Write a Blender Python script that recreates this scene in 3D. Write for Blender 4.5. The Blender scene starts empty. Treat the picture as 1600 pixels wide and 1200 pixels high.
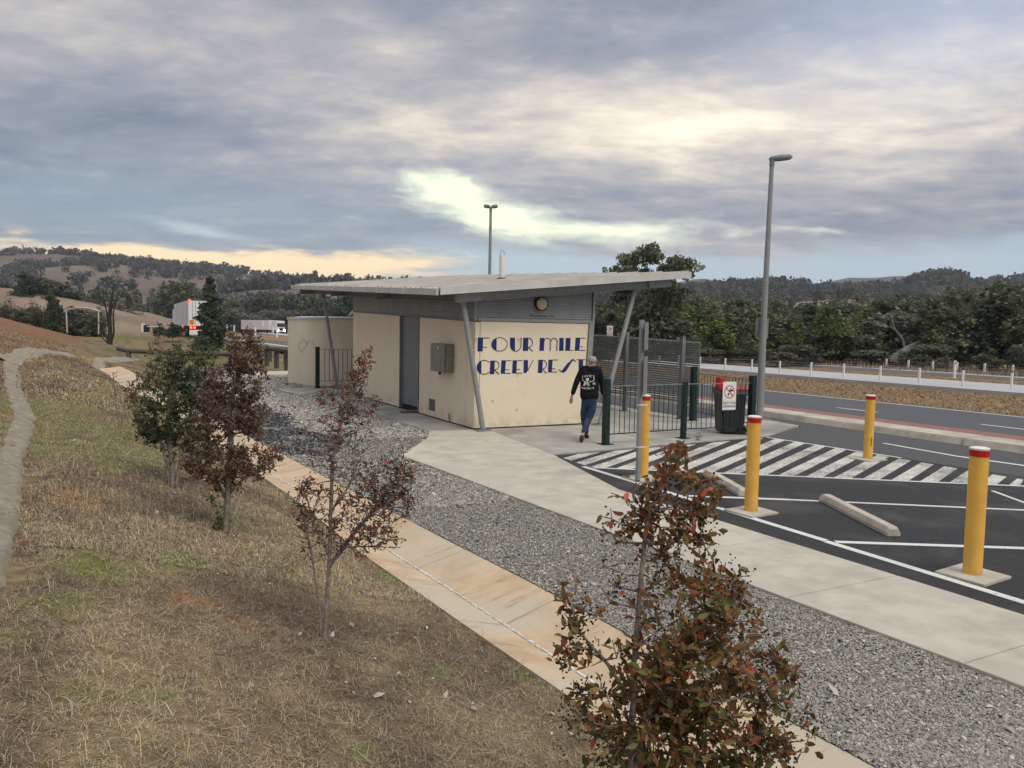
import bpy, math, random
import numpy as np
from mathutils import Vector, Matrix
random.seed(7); RS = np.random.RandomState(11)
S = bpy.context.scene
COL = S.collection
# ------------------------------------------------------------------ camera
F, H = 1200.0, 2.25            # focal length in pixels of a 1600 px wide frame, eye height
HEAD, PITCH, ROLL = math.radians(27.7034), math.radians(4.0), math.radians(1.05)
def _basis():
    f = Vector((math.sin(HEAD)*math.cos(PITCH), math.cos(HEAD)*math.cos(PITCH), -math.sin(PITCH)))
    r = Vector((math.cos(HEAD), -math.sin(HEAD), 0)); u = r.cross(f)
    return r*math.cos(ROLL)+u*math.sin(ROLL), u*math.cos(ROLL)-r*math.sin(ROLL), f
CR, CU, CF = _basis(); CC = Vector((0, 0, H))
cam = bpy.data.cameras.new('camera'); cam.sensor_width = 36; cam.lens = 36*F/1600; cam.clip_end = 20000; cam.clip_start = 0.05
co = bpy.data.objects.new('camera', cam); COL.objects.link(co)
co.matrix_world = Matrix(((CR.x, CU.x, -CF.x, 0), (CR.y, CU.y, -CF.y, 0), (CR.z, CU.z, -CF.z, H), (0, 0, 0, 1)))
S.camera = co
# survey helpers: turn a sight line into a place in the world
def ray(x, y): return CF+CR*((x-800)/F)-CU*((y-600)/F)
def G(x, y, z=0.0):
    d = ray(x, y); return CC+d*((z-H)/d.z)
def onX(x, y, X): d = ray(x, y); return CC+d*(X/d.x)
def onY(x, y, Y): d = ray(x, y); return CC+d*(Y/d.y)
def at(x, y, w): return CC+ray(x, y)*w
# ------------------------------------------------------------------ exposure, sun, sky
S.view_settings.view_transform = 'Standard'; S.view_settings.look = 'None'; S.view_settings.gamma = 1
S.view_settings.exposure = 0.92
S.render.engine = 'CYCLES'
S.cycles.max_bounces = 6; S.cycles.diffuse_bounces = 3; S.cycles.transparent_max_bounces = 6; S.cycles.volume_bounces = 0
SUN_EL, SUN_AZ = math.radians(52), math.radians(165)     # azimuth clockwise from +Y
sl = bpy.data.lights.new('sun', 'SUN'); sl.energy = 1.1; sl.angle = math.radians(35); sl.color = (1, .94, .83)
so = bpy.data.objects.new('sun', sl); COL.objects.link(so)
sd = Vector((math.sin(SUN_AZ)*math.cos(SUN_EL), math.cos(SUN_AZ)*math.cos(SUN_EL), math.sin(SUN_EL)))
so.rotation_euler = sd.to_track_quat('Z', 'Y').to_euler(); so.location = sd*50

class NT:
    """tiny expression helper for node trees"""
    def __init__(s, tree): s.t = tree; s.n = tree.nodes; s.l = tree.links
    def node(s, typ, **kw):
        n = s.n.new(typ)
        for k, v in kw.items(): setattr(n, k, v)
        return n
    def put(s, sock, v):
        if v is None: return
        if isinstance(v, bpy.types.NodeSocket): s.l.new(v, sock)
        else:
            if sock.type == 'RGBA' and len(v) == 3: v = (*v, 1)
            sock.default_value = v
    def m(s, op, a, b=None, c=None, clamp=False):
        n = s.node('ShaderNodeMath', operation=op, use_clamp=clamp)
        s.put(n.inputs[0], a); s.put(n.inputs[1], b)
        if c is not None: s.put(n.inputs[2], c)
        return n.outputs[0]
    def vm(s, op, a, b=None):
        n = s.node('ShaderNodeVectorMath', operation=op); s.put(n.inputs[0], a)
        if b is not None: s.put(n.inputs[1], b)
        return n.outputs['Value'] if op in ('DOT_PRODUCT', 'LENGTH') else n.outputs[0]
    def mix(s, fac, a, b, blend='MIX'):
        n = s.node('ShaderNodeMix', data_type='RGBA', blend_type=blend)
        s.put(n.inputs[0], fac); s.put(n.inputs[6], a); s.put(n.inputs[7], b); return n.outputs[2]
    def noise(s, vec, scale, detail=4, rough=.55, dist=0.0, col=False):
        n = s.node('ShaderNodeTexNoise'); s.put(n.inputs['Vector'], vec)
        n.inputs['Scale'].default_value = scale; n.inputs['Detail'].default_value = detail
        n.inputs['Roughness'].default_value = rough; n.inputs['Distortion'].default_value = dist
        return n.outputs['Color' if col else 'Fac']
    def ramp(s, fac, stops, interp='LINEAR'):
        n = s.node('ShaderNodeValToRGB'); s.put(n.inputs[0], fac); cr = n.color_ramp; cr.interpolation = interp
        while len(cr.elements) < len(stops): cr.elements.new(.5)
        for e, (p, c) in zip(cr.elements, stops):
            e.position = p; e.color = (*c, 1) if not isinstance(c, (int, float)) else (c, c, c, 1)
        return n.outputs[0]
    def maprange(s, v, a, b, c=0.0, d=1.0, smooth=True):
        n = s.node('ShaderNodeMapRange'); n.interpolation_type = 'SMOOTHSTEP' if smooth else 'LINEAR'
        s.put(n.inputs[0], v); n.inputs[1].default_value = a; n.inputs[2].default_value = b
        n.inputs[3].default_value = c; n.inputs[4].default_value = d; return n.outputs[0]

W = bpy.data.worlds.new('World'); S.world = W; W.use_nodes = True
wt = NT(W.node_tree); W.node_tree.nodes.clear()
def azel(x, y):
    d = ray(x, y).normalized()
    a = math.atan2(d.x*math.cos(HEAD)-d.y*math.sin(HEAD), d.x*math.sin(HEAD)+d.y*math.cos(HEAD))
    return a, math.asin(d.z)
def build_sky():
    D = wt.node('ShaderNodeTexCoord').outputs['Generated']
    sep = wt.node('ShaderNodeSeparateXYZ'); wt.put(sep.inputs[0], D); dx, dy, dz = sep.outputs
    side = wt.m('SUBTRACT', wt.m('MULTIPLY', dx, math.cos(HEAD)), wt.m('MULTIPLY', dy, math.sin(HEAD)))
    fwd = wt.m('ADD', wt.m('MULTIPLY', dx, math.sin(HEAD)), wt.m('MULTIPLY', dy, math.cos(HEAD)))
    az = wt.m('ARCTAN2', side, fwd); el = wt.m('ARCSINE', dz)
    den = wt.m('ADD', wt.m('MAXIMUM', dz, 0.0), 0.16)
    cx = wt.m('DIVIDE', side, den); cy = wt.m('DIVIDE', fwd, den)
    cmb = wt.node('ShaderNodeCombineXYZ'); wt.put(cmb.inputs[0], cx); wt.put(cmb.inputs[1], cy); P = cmb.outputs[0]
    # streaky sheets drawn out from left to right, leaning like the real deck
    mp = wt.node('ShaderNodeMapping'); wt.put(mp.inputs['Vector'], P)
    mp.inputs['Rotation'].default_value = (0, 0, math.radians(-16)); mp.inputs['Scale'].default_value = (.80, 1.15, 1)
    n1 = wt.noise(mp.outputs[0], .80, 6, .58, .25)
    n2 = wt.noise(mp.outputs[0], 2.1, 8, .6, .25)
    n3 = wt.noise(mp.outputs[0], 6.5, 6, .6, .25)
    mp2 = wt.node('ShaderNodeMapping'); wt.put(mp2.inputs['Vector'], D); mp2.inputs['Scale'].default_value = (1, 1, 3.2)
    wn = wt.noise(mp2.outputs[0], 3.2, 6, .6, .3, col=True)
    ws = wt.node('ShaderNodeSeparateXYZ'); wt.put(ws.inputs[0], wn)
    azw = wt.m('ADD', az, wt.m('MULTIPLY', wt.m('SUBTRACT', ws.outputs[0], .5), .34))
    elw = wt.m('ADD', el, wt.m('MULTIPLY', wt.m('SUBTRACT', ws.outputs[1], .5), .085))
    def lobe(px, py, rx, ry, rot=0.0, az_=None, el_=None):
        a0, e0 = azel(px, py); sa, se = rx/F, ry/F
        u = wt.m('SUBTRACT', az_ or azw, a0); v = wt.m('SUBTRACT', el_ or elw, e0)
        if rot:
            c, s_ = math.cos(rot), math.sin(rot)
            u, v = (wt.m('ADD', wt.m('MULTIPLY', u, c), wt.m('MULTIPLY', v, s_)), wt.m('SUBTRACT', wt.m('MULTIPLY', v, c), wt.m('MULTIPLY', u, s_)))
        u = wt.m('DIVIDE', u, sa); v = wt.m('DIVIDE', v, se)
        q = wt.m('ADD', wt.m('MULTIPLY', u, u), wt.m('MULTIPLY', v, v))
        return wt.m('EXPONENT', wt.m('MULTIPLY', q, -1.0))
    def add(*t):
        r = t[0]
        for x in t[1:]: r = wt.m('ADD', r, x)
        return r
    def sc(v, k): return wt.m('MULTIPLY', v, k)
    mp4 = wt.node('ShaderNodeMapping'); wt.put(mp4.inputs['Vector'], P); mp4.inputs['Rotation'].default_value = (0, 0, math.radians(22)); mp4.inputs['Scale'].default_value = (1.0, 1.7, 1)
    n4 = wt.noise(mp4.outputs[0], 3.0, 10, .64, .35)
    t = add(sc(wt.m('SUBTRACT', n1, .5), .95), sc(wt.m('SUBTRACT', n2, .5), .55), sc(wt.m('SUBTRACT', n3, .5), .36), sc(wt.m('SUBTRACT', n4, .5), .66),
            sc(lobe(950, 190, 420, 85, -.05), .30), sc(lobe(1250, 150, 330, 60, .12), .26), sc(lobe(1540, 130, 180, 80, .3), .24), sc(lobe(640, 200, 250, 80, .1), .14),
            sc(lobe(60, 180, 330, 150), -.17), sc(lobe(250, 300, 350, 60), -.12), sc(lobe(680, 40, 260, 70), -.06),
            sc(lobe(1300, 330, 420, 45, -.03), -.16), sc(lobe(1050, 50, 330, 50), -.16), sc(lobe(80, 20, 260, 60), .16), sc(lobe(1500, 30, 200, 60), .1), 0.40)
    cloud = wt.ramp(t, [(0.0, (.140, .172, .222)), (.25, (.215, .238, .285)), (.45, (.312, .312, .335)), (.60, (.425, .400, .388)), (.78, (.63, .565, .475)), (1.0, (.92, .82, .65))])
    # bluer where the deck is thin at the top right
    cloud = wt.mix(sc(lobe(1480, 40, 230, 90), .5), cloud, (.40, .47, .62))
    cloud = wt.mix(sc(lobe(250, 340, 460, 70), .55), cloud, (.22, .31, .38))
    # low teal band under the deck
    wn_f = wt.noise(mp2.outputs[0], 16, 7, .62, .5)
    base_e = azel(1100, 385)[1]
    band = wt.maprange(wt.m('ADD', el, wt.m('MULTIPLY', wt.m('SUBTRACT', n1, .5), .09)), base_e+.012, base_e-.012)
    band = wt.m('MULTIPLY', band, wt.maprange(az, azel(520, 400)[0], azel(780, 400)[0]))
    band = wt.m('MULTIPLY', band, wt.maprange(az, 1.6, 2.9, 1, 0))
    teal = wt.ramp(wt.maprange(el, 0.0, .17, 0, 1, False), [(0, (.52, .58, .60)), (.35, (.40, .50, .56)), (1, (.36, .46, .53))])
    teal = wt.mix(sc(lobe(1450, 360, 260, 40), .55), teal, (.25, .30, .37))
    cloud = wt.mix(sc(band, .9), cloud, teal)
    # the bright pale opening
    g = add(lobe(735, 318, 95, 38, -.3), sc(lobe(850, 345, 150, 27, -.05), 1.0), sc(lobe(690, 292, 50, 18, 0), .6), sc(lobe(1000, 356, 95, 13, 0), .8), sc(lobe(1188, 368, 40, 8, -.1), .55), sc(lobe(1285, 378, 40, 6), .48), sc(wt.m('SUBTRACT', wn_f, .5), 1.3), sc(wt.m('SUBTRACT', n3, .5), .5))
    cloud = wt.mix(sc(wt.maprange(g, .0, .75), .30), cloud, (.62, .66, .58))
    cloud = wt.mix(wt.maprange(g, .10, 1.25), cloud, wt.mix(wt.maprange(g, .5, 1.4), (.66, .72, .58), (.86, .90, .66)))
    # warm streaks along the left horizon
    mp3 = wt.node('ShaderNodeMapping'); wt.put(mp3.inputs['Vector'], D); mp3.inputs['Scale'].default_value = (1, 1, 6.5); nn = wt.noise(mp3.outputs[0], 7, 7, .62, .4)
    o = add(lobe(120, 402, 420, 13, -.035, az), lobe(560, 410, 190, 18, -.02, az), sc(lobe(360, 408, 300, 14, -.05, az), .8), sc(wt.m('SUBTRACT', nn, .5), 2.6))
    cloud = wt.mix(sc(lobe(330, 425, 520, 20, 0, az, el), .7), cloud, (.52, .55, .54))
    cloud = wt.mix(wt.maprange(o, .45, 1.25), cloud, (.98, .75, .44))
    cloud = wt.mix(sc(lobe(345, 368, 60, 8, -.1), .5), cloud, (.60, .68, .68))
    # an overcast dome is brighter overhead than at the horizon
    up = wt.maprange(dz, .40, .95, 1.0, 1.9)
    sky = wt.node('ShaderNodeTexSky', sky_type='NISHITA', sun_disc=False); sky.sun_elevation = SUN_EL; sky.sun_rotation = SUN_AZ
    b1 = wt.node('ShaderNodeBackground'); wt.put(b1.inputs[0], sky.outputs[0]); b1.inputs[1].default_value = .05
    b2 = wt.node('ShaderNodeBackground'); wt.put(b2.inputs[0], cloud); wt.put(b2.inputs[1], wt.m('MULTIPLY', up, SKY_K))
    ms = wt.node('ShaderNodeMixShader'); ms.inputs[0].default_value = .96
    wt.l.new(b1.outputs[0], ms.inputs[1]); wt.l.new(b2.outputs[0], ms.inputs[2])
    out = wt.node('ShaderNodeOutputWorld'); wt.l.new(ms.outputs[0], out.inputs[0])
SKY_K = .80
HAZE = .00022
build_sky()
W.cycles.sampling_method = 'MANUAL'; W.cycles.sample_map_resolution = 512

# ------------------------------------------------------------------ python noise
def _h(ix, iy, s):
    n = (ix.astype(np.int64)*374761393+iy.astype(np.int64)*668265263+s*1442695041) & 0x7fffffff
    n = ((n ^ (n >> 13))*1274126177) & 0x7fffffff
    return ((n ^ (n >> 16)) & 0xffff)/65535.0
def vnoise(x, y, s=0):
    x = np.asarray(x, float); y = np.asarray(y, float)
    ix, iy = np.floor(x), np.floor(y); fx, fy = x-ix, y-iy; fx = fx*fx*(3-2*fx); fy = fy*fy*(3-2*fy)
    a, b, c, d = _h(ix, iy, s), _h(ix+1, iy, s), _h(ix, iy+1, s), _h(ix+1, iy+1, s)
    return (a*(1-fx)+b*fx)*(1-fy)+(c*(1-fx)+d*fx)*fy
def fbm(x, y, s=0, o=4):
    r, a, t = 0, .5, 0
    for i in range(o): r = r+a*vnoise(x*2**i, y*2**i, s+i*17); t += a; a *= .5
    return r/t
# ------------------------------------------------------------------ materials
MATS = {}
def mat(name, c1, c2=None, scale=3.0, rough=.8, bump=0.0, bscale=40.0, metal=0.0, spec=.3, detail=5, attr=False, coord='Object', c3=None, scale3=.6, emit=None, estr=1.0, stretch=None, sub=0.0, lo=.35, hi=.65, sat=None):
    if name in MATS: return MATS[name]
    m = bpy.data.materials.new(name); m.use_nodes = True; t = NT(m.node_tree); b = m.node_tree.nodes['Principled BSDF']
    tc = t.node('ShaderNodeTexCoord').outputs[coord]
    if stretch:
        mp = t.node('ShaderNodeMapping'); t.put(mp.inputs['Vector'], tc); mp.inputs['Scale'].default_value = stretch; tc = mp.outputs[0]
    c = (*c1, 1)
    if c2 is not None:
        f = t.maprange(t.noise(tc, scale, detail, .6), lo, hi); c = t.mix(f, c1, c2)
    if c3 is not None:
        f = t.maprange(t.noise(tc, scale3, 4, .6, .4), .48, .66); c = t.mix(f, c, c3)
    if attr:
        a = t.node('ShaderNodeAttribute', attribute_name='tint'); c = t.mix(1.0, c, a.outputs['Color'], 'MULTIPLY')
    t.put(b.inputs['Base Color'], c); b.inputs['Roughness'].default_value = rough; b.inputs['Metallic'].default_value = metal
    b.inputs['Specular IOR Level'].default_value = spec
    if bump:
        bn = t.node('ShaderNodeBump'); bn.inputs['Strength'].default_value = bump; bn.inputs['Distance'].default_value = .02
        t.put(bn.inputs['Height'], t.noise(tc, bscale, 4, .6)); t.l.new(bn.outputs[0], b.inputs['Normal'])
    if emit: t.put(b.inputs['Emission Color'], emit); b.inputs['Emission Strength'].default_value = estr
    MATS[name] = m; return m
M = {}
M['grass_ground'] = mat('dry_turf', (.215, .18, .13), (.125, .102, .075), 9, .95, .9, 60, attr=True, coord='Object', spec=.1)
M['blade'] = mat('grass_blade', (1, 1, 1), None, rough=.85, attr=True, spec=.12)
M['stone'] = mat('crushed_stone', (1, 1, 1), None, rough=.85, attr=True, spec=.2)
M['gravel'] = mat('gravel_bed', (.22, .212, .195), (.12, .118, .11), 60, .95, 1.0, 90, spec=.15, c3=(.12, .12, .118), scale3=.9)
M['asphalt'] = mat('car_park_asphalt', (.066, .067, .070), (.038, .039, .042), 70, .9, .8, 140, spec=.25, c3=(.085, .083, .080), scale3=.9)
M['asphalt_old'] = mat('service_lane_asphalt', (.115, .115, .117), (.082, .083, .087), 80, .9, .5, 120, spec=.25, c3=(.098, .098, .1), scale3=.35)
M['highway'] = mat('highway_asphalt', (.112, .117, .127), (.085, .089, .098), 60, .85, .4, 110, spec=.3, c3=(.13, .132, .138), scale3=.12, stretch=(1, .15, 1))
M['concrete'] = mat('footpath_concrete', (.56, .515, .425), (.44, .405, .335), 2.2, .85, .35, 120, spec=.25, c3=(.49, .45, .38), scale3=.7, detail=8)
M['concrete_old'] = mat('apron_concrete', (.46, .44, .39), (.34, .325, .29), 1.3, .85, .35, 120, spec=.25, c3=(.28, .265, .235), scale3=.5, detail=8)
M['kerb'] = mat('kerb_concrete', (.56, .51, .42), (.44, .40, .33), 1.5, .85, .3, 60, c3=(.38, .35, .29), scale3=2)
M['far_concrete'] = mat('far_road_concrete', (.46, .46, .455), (.41, .41, .41), .5, .8, .1, 20)
M['red'] = mat('red_paving', (.30, .15, .13), (.24, .125, .11), 6, .85, .3, 60)
M['channel'] = mat('drain_concrete', (.47, .37, .26), (.36, .27, .185), 3, .85, .35, 90, c3=(.52, .44, .33), scale3=.8, detail=8)
M['paint'] = mat('white_road_paint', (.72, .72, .69), (.50, .50, .48), 14, .8, .3, 80)
M['worn_paint'] = None
M['cream'] = mat('cream_wall_paint', (.79, .695, .53), (.765, .67, .51), 1.2, .7, .08, 60, c3=(.75, .655, .50), scale3=1.5)
def dirt(m, z1, k, col):
    t = NT(m.node_tree); b = m.node_tree.nodes['Principled BSDF']; l = b.inputs['Base Color'].links[0]; src = l.from_socket
    tc = t.node('ShaderNodeTexCoord').outputs['Object']; sp = t.node('ShaderNodeSeparateXYZ'); t.put(sp.inputs[0], tc)
    f = t.m('MULTIPLY', t.maprange(sp.outputs[2], z1, 0.0), t.maprange(t.noise(tc, 3.5, 8, .7), .38, .68))
    mp = t.node('ShaderNodeMapping'); t.put(mp.inputs['Vector'], tc); mp.inputs['Scale'].default_value = (9, 9, .5)
    st = t.m('MULTIPLY', t.maprange(t.noise(mp.outputs[0], 1.6, 5, .6), .56, .78), .35)
    c = t.mix(t.m('MULTIPLY', f, k), src, col); c = t.mix(t.m('MULTIPLY', st, .3), c, tuple(x*.9 for x in col)); t.put(b.inputs['Base Color'], c)
dirt(M['cream'], .45, .6, (.42, .34, .24))
M['tank'] = mat('tank_render', (.80, .73, .56), (.70, .64, .50), 1.4, .85, .2, 40, c3=(.74, .67, .52), scale3=.9, stretch=(1, 1, .25))
M['blue'] = mat('navy_lettering', (.014, .024, .125), None, rough=.6)
M['galv'] = mat('galvanised_steel', (.32, .33, .33), (.25, .26, .26), 22, .5, .1, 50, metal=.15, c3=(.26, .27, .27), scale3=6)
M['galv_dull'] = mat('dull_galvanised_steel', (.21, .228, .228), (.165, .18, .18), 12, .55, .1, 50, metal=.0)
M['clad'] = mat('corrugated_cladding', (.27, .285, .285), (.22, .235, .235), 1.5, .5, 0, metal=.1, stretch=(1, 1, .3))
M['roof'] = mat('roof_sheet_steel', (.42, .395, .365), (.33, .31, .285), 1.5, .55, .05, 20, metal=.1)
M['fascia'] = mat('pale_fascia', (.56, .555, .53), (.49, .485, .465), 2, .6)
M['door'] = mat('steel_door', (.20, .22, .23), (.155, .172, .18), 35, .5, .05, 60, metal=.1, stretch=(1, 1, .12))
M['box'] = mat('stainless_box', (.26, .265, .25), (.20, .205, .195), 8, .42, 0, metal=.5)
M['dark'] = mat('dark_recess', (.012, .012, .012))
M['green'] = mat('dark_green_paint', (.006, .024, .024), (.004, .017, .017), 8, .45, 0, spec=.4)
M['yellow'] = mat('yellow_bollard_paint', (.82, .47, .095), (.76, .42, .08), 6, .55, .05, 20, c3=(.68, .37, .075), scale3=3)
M['redband'] = mat('red_reflective_band', (.50, .012, .015), (.40, .01, .012), 20, .4)
M['white'] = mat('white_enamel', (.78, .78, .75), (.70, .70, .68), 5, .55)
M['pvc'] = mat('white_pvc', (.76, .74, .72), (.70, .68, .66), 8, .5)
M['signback'] = mat('grey_sign_metal', (.30, .305, .30), (.24, .245, .24), 10, .5, 0, metal=.3)
M['signred'] = mat('sign_red', (.55, .02, .02)); M['signblack'] = mat('sign_black', (.015, .015, .015))
M['binblack'] = mat('dark_bin_plastic', (.022, .026, .03), (.03, .034, .038), 5, .45, 0, spec=.4)
M['bingrey'] = mat('grey_bin_rim', (.11, .115, .12)); M['binred'] = mat('red_bin_lid', (.50, .02, .025), (.42, .02, .02), 5, .5)
M['rubber'] = mat('black_rubber', (.02, .02, .02))
M['lens'] = mat('amber_lamp_lens', (.50, .43, .26), (.44, .38, .24), 5, .35)
M['timber'] = mat('weathered_log', (.13, .125, .10), (.08, .078, .06), 6, .9, .4, 30, stretch=(.3, .3, 2))
M['bark'] = mat('grey_bark', (.27, .235, .20), (.16, .135, .115), 30, .9, .4, 60)
M['bark_dark'] = mat('dark_bark', (.075, .062, .052), (.045, .037, .032), 30, .9, .4, 60)
M['bark_pale'] = mat('pale_gum_bark', (.19, .18, .16), (.11, .10, .09), 5, .85, .2, 20)
M['charred'] = mat('charred_bark', (.022, .02, .018), (.04, .036, .032), 5, .9)
M['leaf'] = mat('leaf', (1, 1, 1), None, rough=.6, attr=True, spec=.25)
def translucent(m, k):
    t = NT(m.node_tree); b = m.node_tree.nodes['Principled BSDF']; src = b.inputs['Base Color'].links[0].from_socket; out = [n for n in m.node_tree.nodes if n.type == 'OUTPUT_MATERIAL'][0]
    tr = t.node('ShaderNodeBsdfTranslucent'); t.l.new(src, tr.inputs[0]); ms = t.node('ShaderNodeMixShader'); ms.inputs[0].default_value = k
    t.l.new(b.outputs[0], ms.inputs[1]); t.l.new(tr.outputs[0], ms.inputs[2]); t.l.new(ms.outputs[0], out.inputs[0])
translucent(M['leaf'], .35)
M['capsule'] = mat('seed_capsule', (.035, .024, .018), (.022, .016, .012), 30, .8)
M['skin'] = mat('skin', (.42, .24, .175), (.38, .21, .15), 10, .6)
M['hair'] = mat('white_hair', (.48, .46, .41), (.30, .28, .25), 60, .8, .6, 120)
M['hoodie'] = mat('black_hoodie', (.010, .010, .012), (.016, .016, .018), 10, .95, .2, 20, spec=.1)
M['denim'] = mat('blue_denim', (.028, .055, .10), (.018, .035, .07), 14, .9, .3, 60, c3=(.05, .085, .135), scale3=6)
M['shoe'] = mat('black_shoe', (.02, .02, .022)); M['sole'] = mat('brown_sole', (.12, .045, .03)); M['sock'] = mat('white_sock', (.6, .6, .58))
M['print'] = mat('white_print', (.62, .63, .63))
M['swale'] = mat('silt_lining', (.36, .325, .255), (.25, .22, .165), 9, .95, 1.0, 60, c3=(.30, .25, .18), scale3=3.5, detail=9)
M['archm'] = mat('faded_white_paint', (.50, .50, .44), (.36, .37, .32), 1.5, .7)
M['scrawl'] = mat('faded_scrawl', (.42, .39, .32))
M['glass'] = mat('dark_glass', (.02, .025, .03), None, rough=.12, spec=.6)
M['taillight'] = mat('red_tail_lamp', (.4, .01, .01), emit=(1, .06, .03), estr=3.5)
M['headlight'] = mat('lit_headlamp', (.9, .9, .85), emit=(1, .93, .75), estr=14)
M['amber'] = mat('amber_lamp', (.8, .4, .05), emit=(1, .55, .12), estr=10)
M['orange'] = mat('orange_placard', (.7, .18, .03)); M['chassis'] = mat('truck_chassis', (.03, .03, .032))
M['truckwhite'] = mat('white_trailer_skin', (.80, .80, .80), (.74, .74, .75), 1, .5)
M['carpaint'] = mat('silver_car_paint', (.35, .36, .38), None, rough=.35, spec=.5)

dirt(M['yellow'], .30, .75, (.34, .24, .13))
def worn(name, base, paint, cov, scale):
    m = bpy.data.materials.new(name); m.use_nodes = True; t = NT(m.node_tree); b = m.node_tree.nodes['Principled BSDF']
    tc = t.node('ShaderNodeTexCoord').outputs['Object']
    mp = t.node('ShaderNodeMapping'); t.put(mp.inputs['Vector'], tc); mp.inputs['Rotation'].default_value = (0, 0, .5); mp.inputs['Scale'].default_value = (1, 2.2, 1)
    n = t.noise(mp.outputs[0], scale, 8, .75); n2 = t.noise(tc, 1.2, 3, .5)
    f = t.maprange(t.m('ADD', n, t.m('MULTIPLY', t.m('SUBTRACT', n2, .5), .35)), cov-.09, cov+.09, 1, 0)
    c = t.mix(f, base, paint); t.put(b.inputs['Base Color'], c); b.inputs['Roughness'].default_value = .85; b.inputs['Specular IOR Level'].default_value = .2
    bn = t.node('ShaderNodeBump'); bn.inputs['Strength'].default_value = .4; bn.inputs['Distance'].default_value = .01
    t.put(bn.inputs['Height'], t.noise(tc, 130, 3, .6)); t.l.new(bn.outputs[0], b.inputs['Normal'])
    return m
M['worn_paint'] = worn('worn_stripe_paint', (.10, .10, .10), (.66, .64, .575), .535, 26)
M['line_paint'] = worn('worn_line_paint', (.08, .08, .083), (.70, .70, .67), .62, 30)

# channel floor with rust stains across it
def channel_mat():
    m = bpy.data.materials.new('rust_stained_drain'); m.use_nodes = True; t = NT(m.node_tree); b = m.node_tree.nodes['Principled BSDF']
    tc = t.node('ShaderNodeTexCoord').outputs['Object']
    c = t.mix(t.maprange(t.noise(tc, 2.5, 8, .6), .35, .65), (.60, .455, .30), (.47, .345, .22))
    c = t.mix(t.maprange(t.noise(tc, .55, 3, .5), .5, .62), c, (.52, .45, .34))
    mp = t.node('ShaderNodeMapping'); t.put(mp.inputs['Vector'], tc); mp.inputs['Scale'].default_value = (.9, 4.5, 1)
    st = t.maprange(t.noise(mp.outputs[0], 1.6, 9, .68, .05), .53, .74)
    c = t.mix(t.m('MULTIPLY', st, .65), c, (.30, .13, .05))
    t.put(b.inputs['Base Color'], c); b.inputs['Roughness'].default_value = .85
    bn = t.node('ShaderNodeBump'); bn.inputs['Strength'].default_value = .3; bn.inputs['Distance'].default_value = .01
    t.put(bn.inputs['Height'], t.noise(tc, 100, 4, .6)); t.l.new(bn.outputs[0], b.inputs['Normal'])
    return m
M['channel_rust'] = channel_mat()

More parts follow.
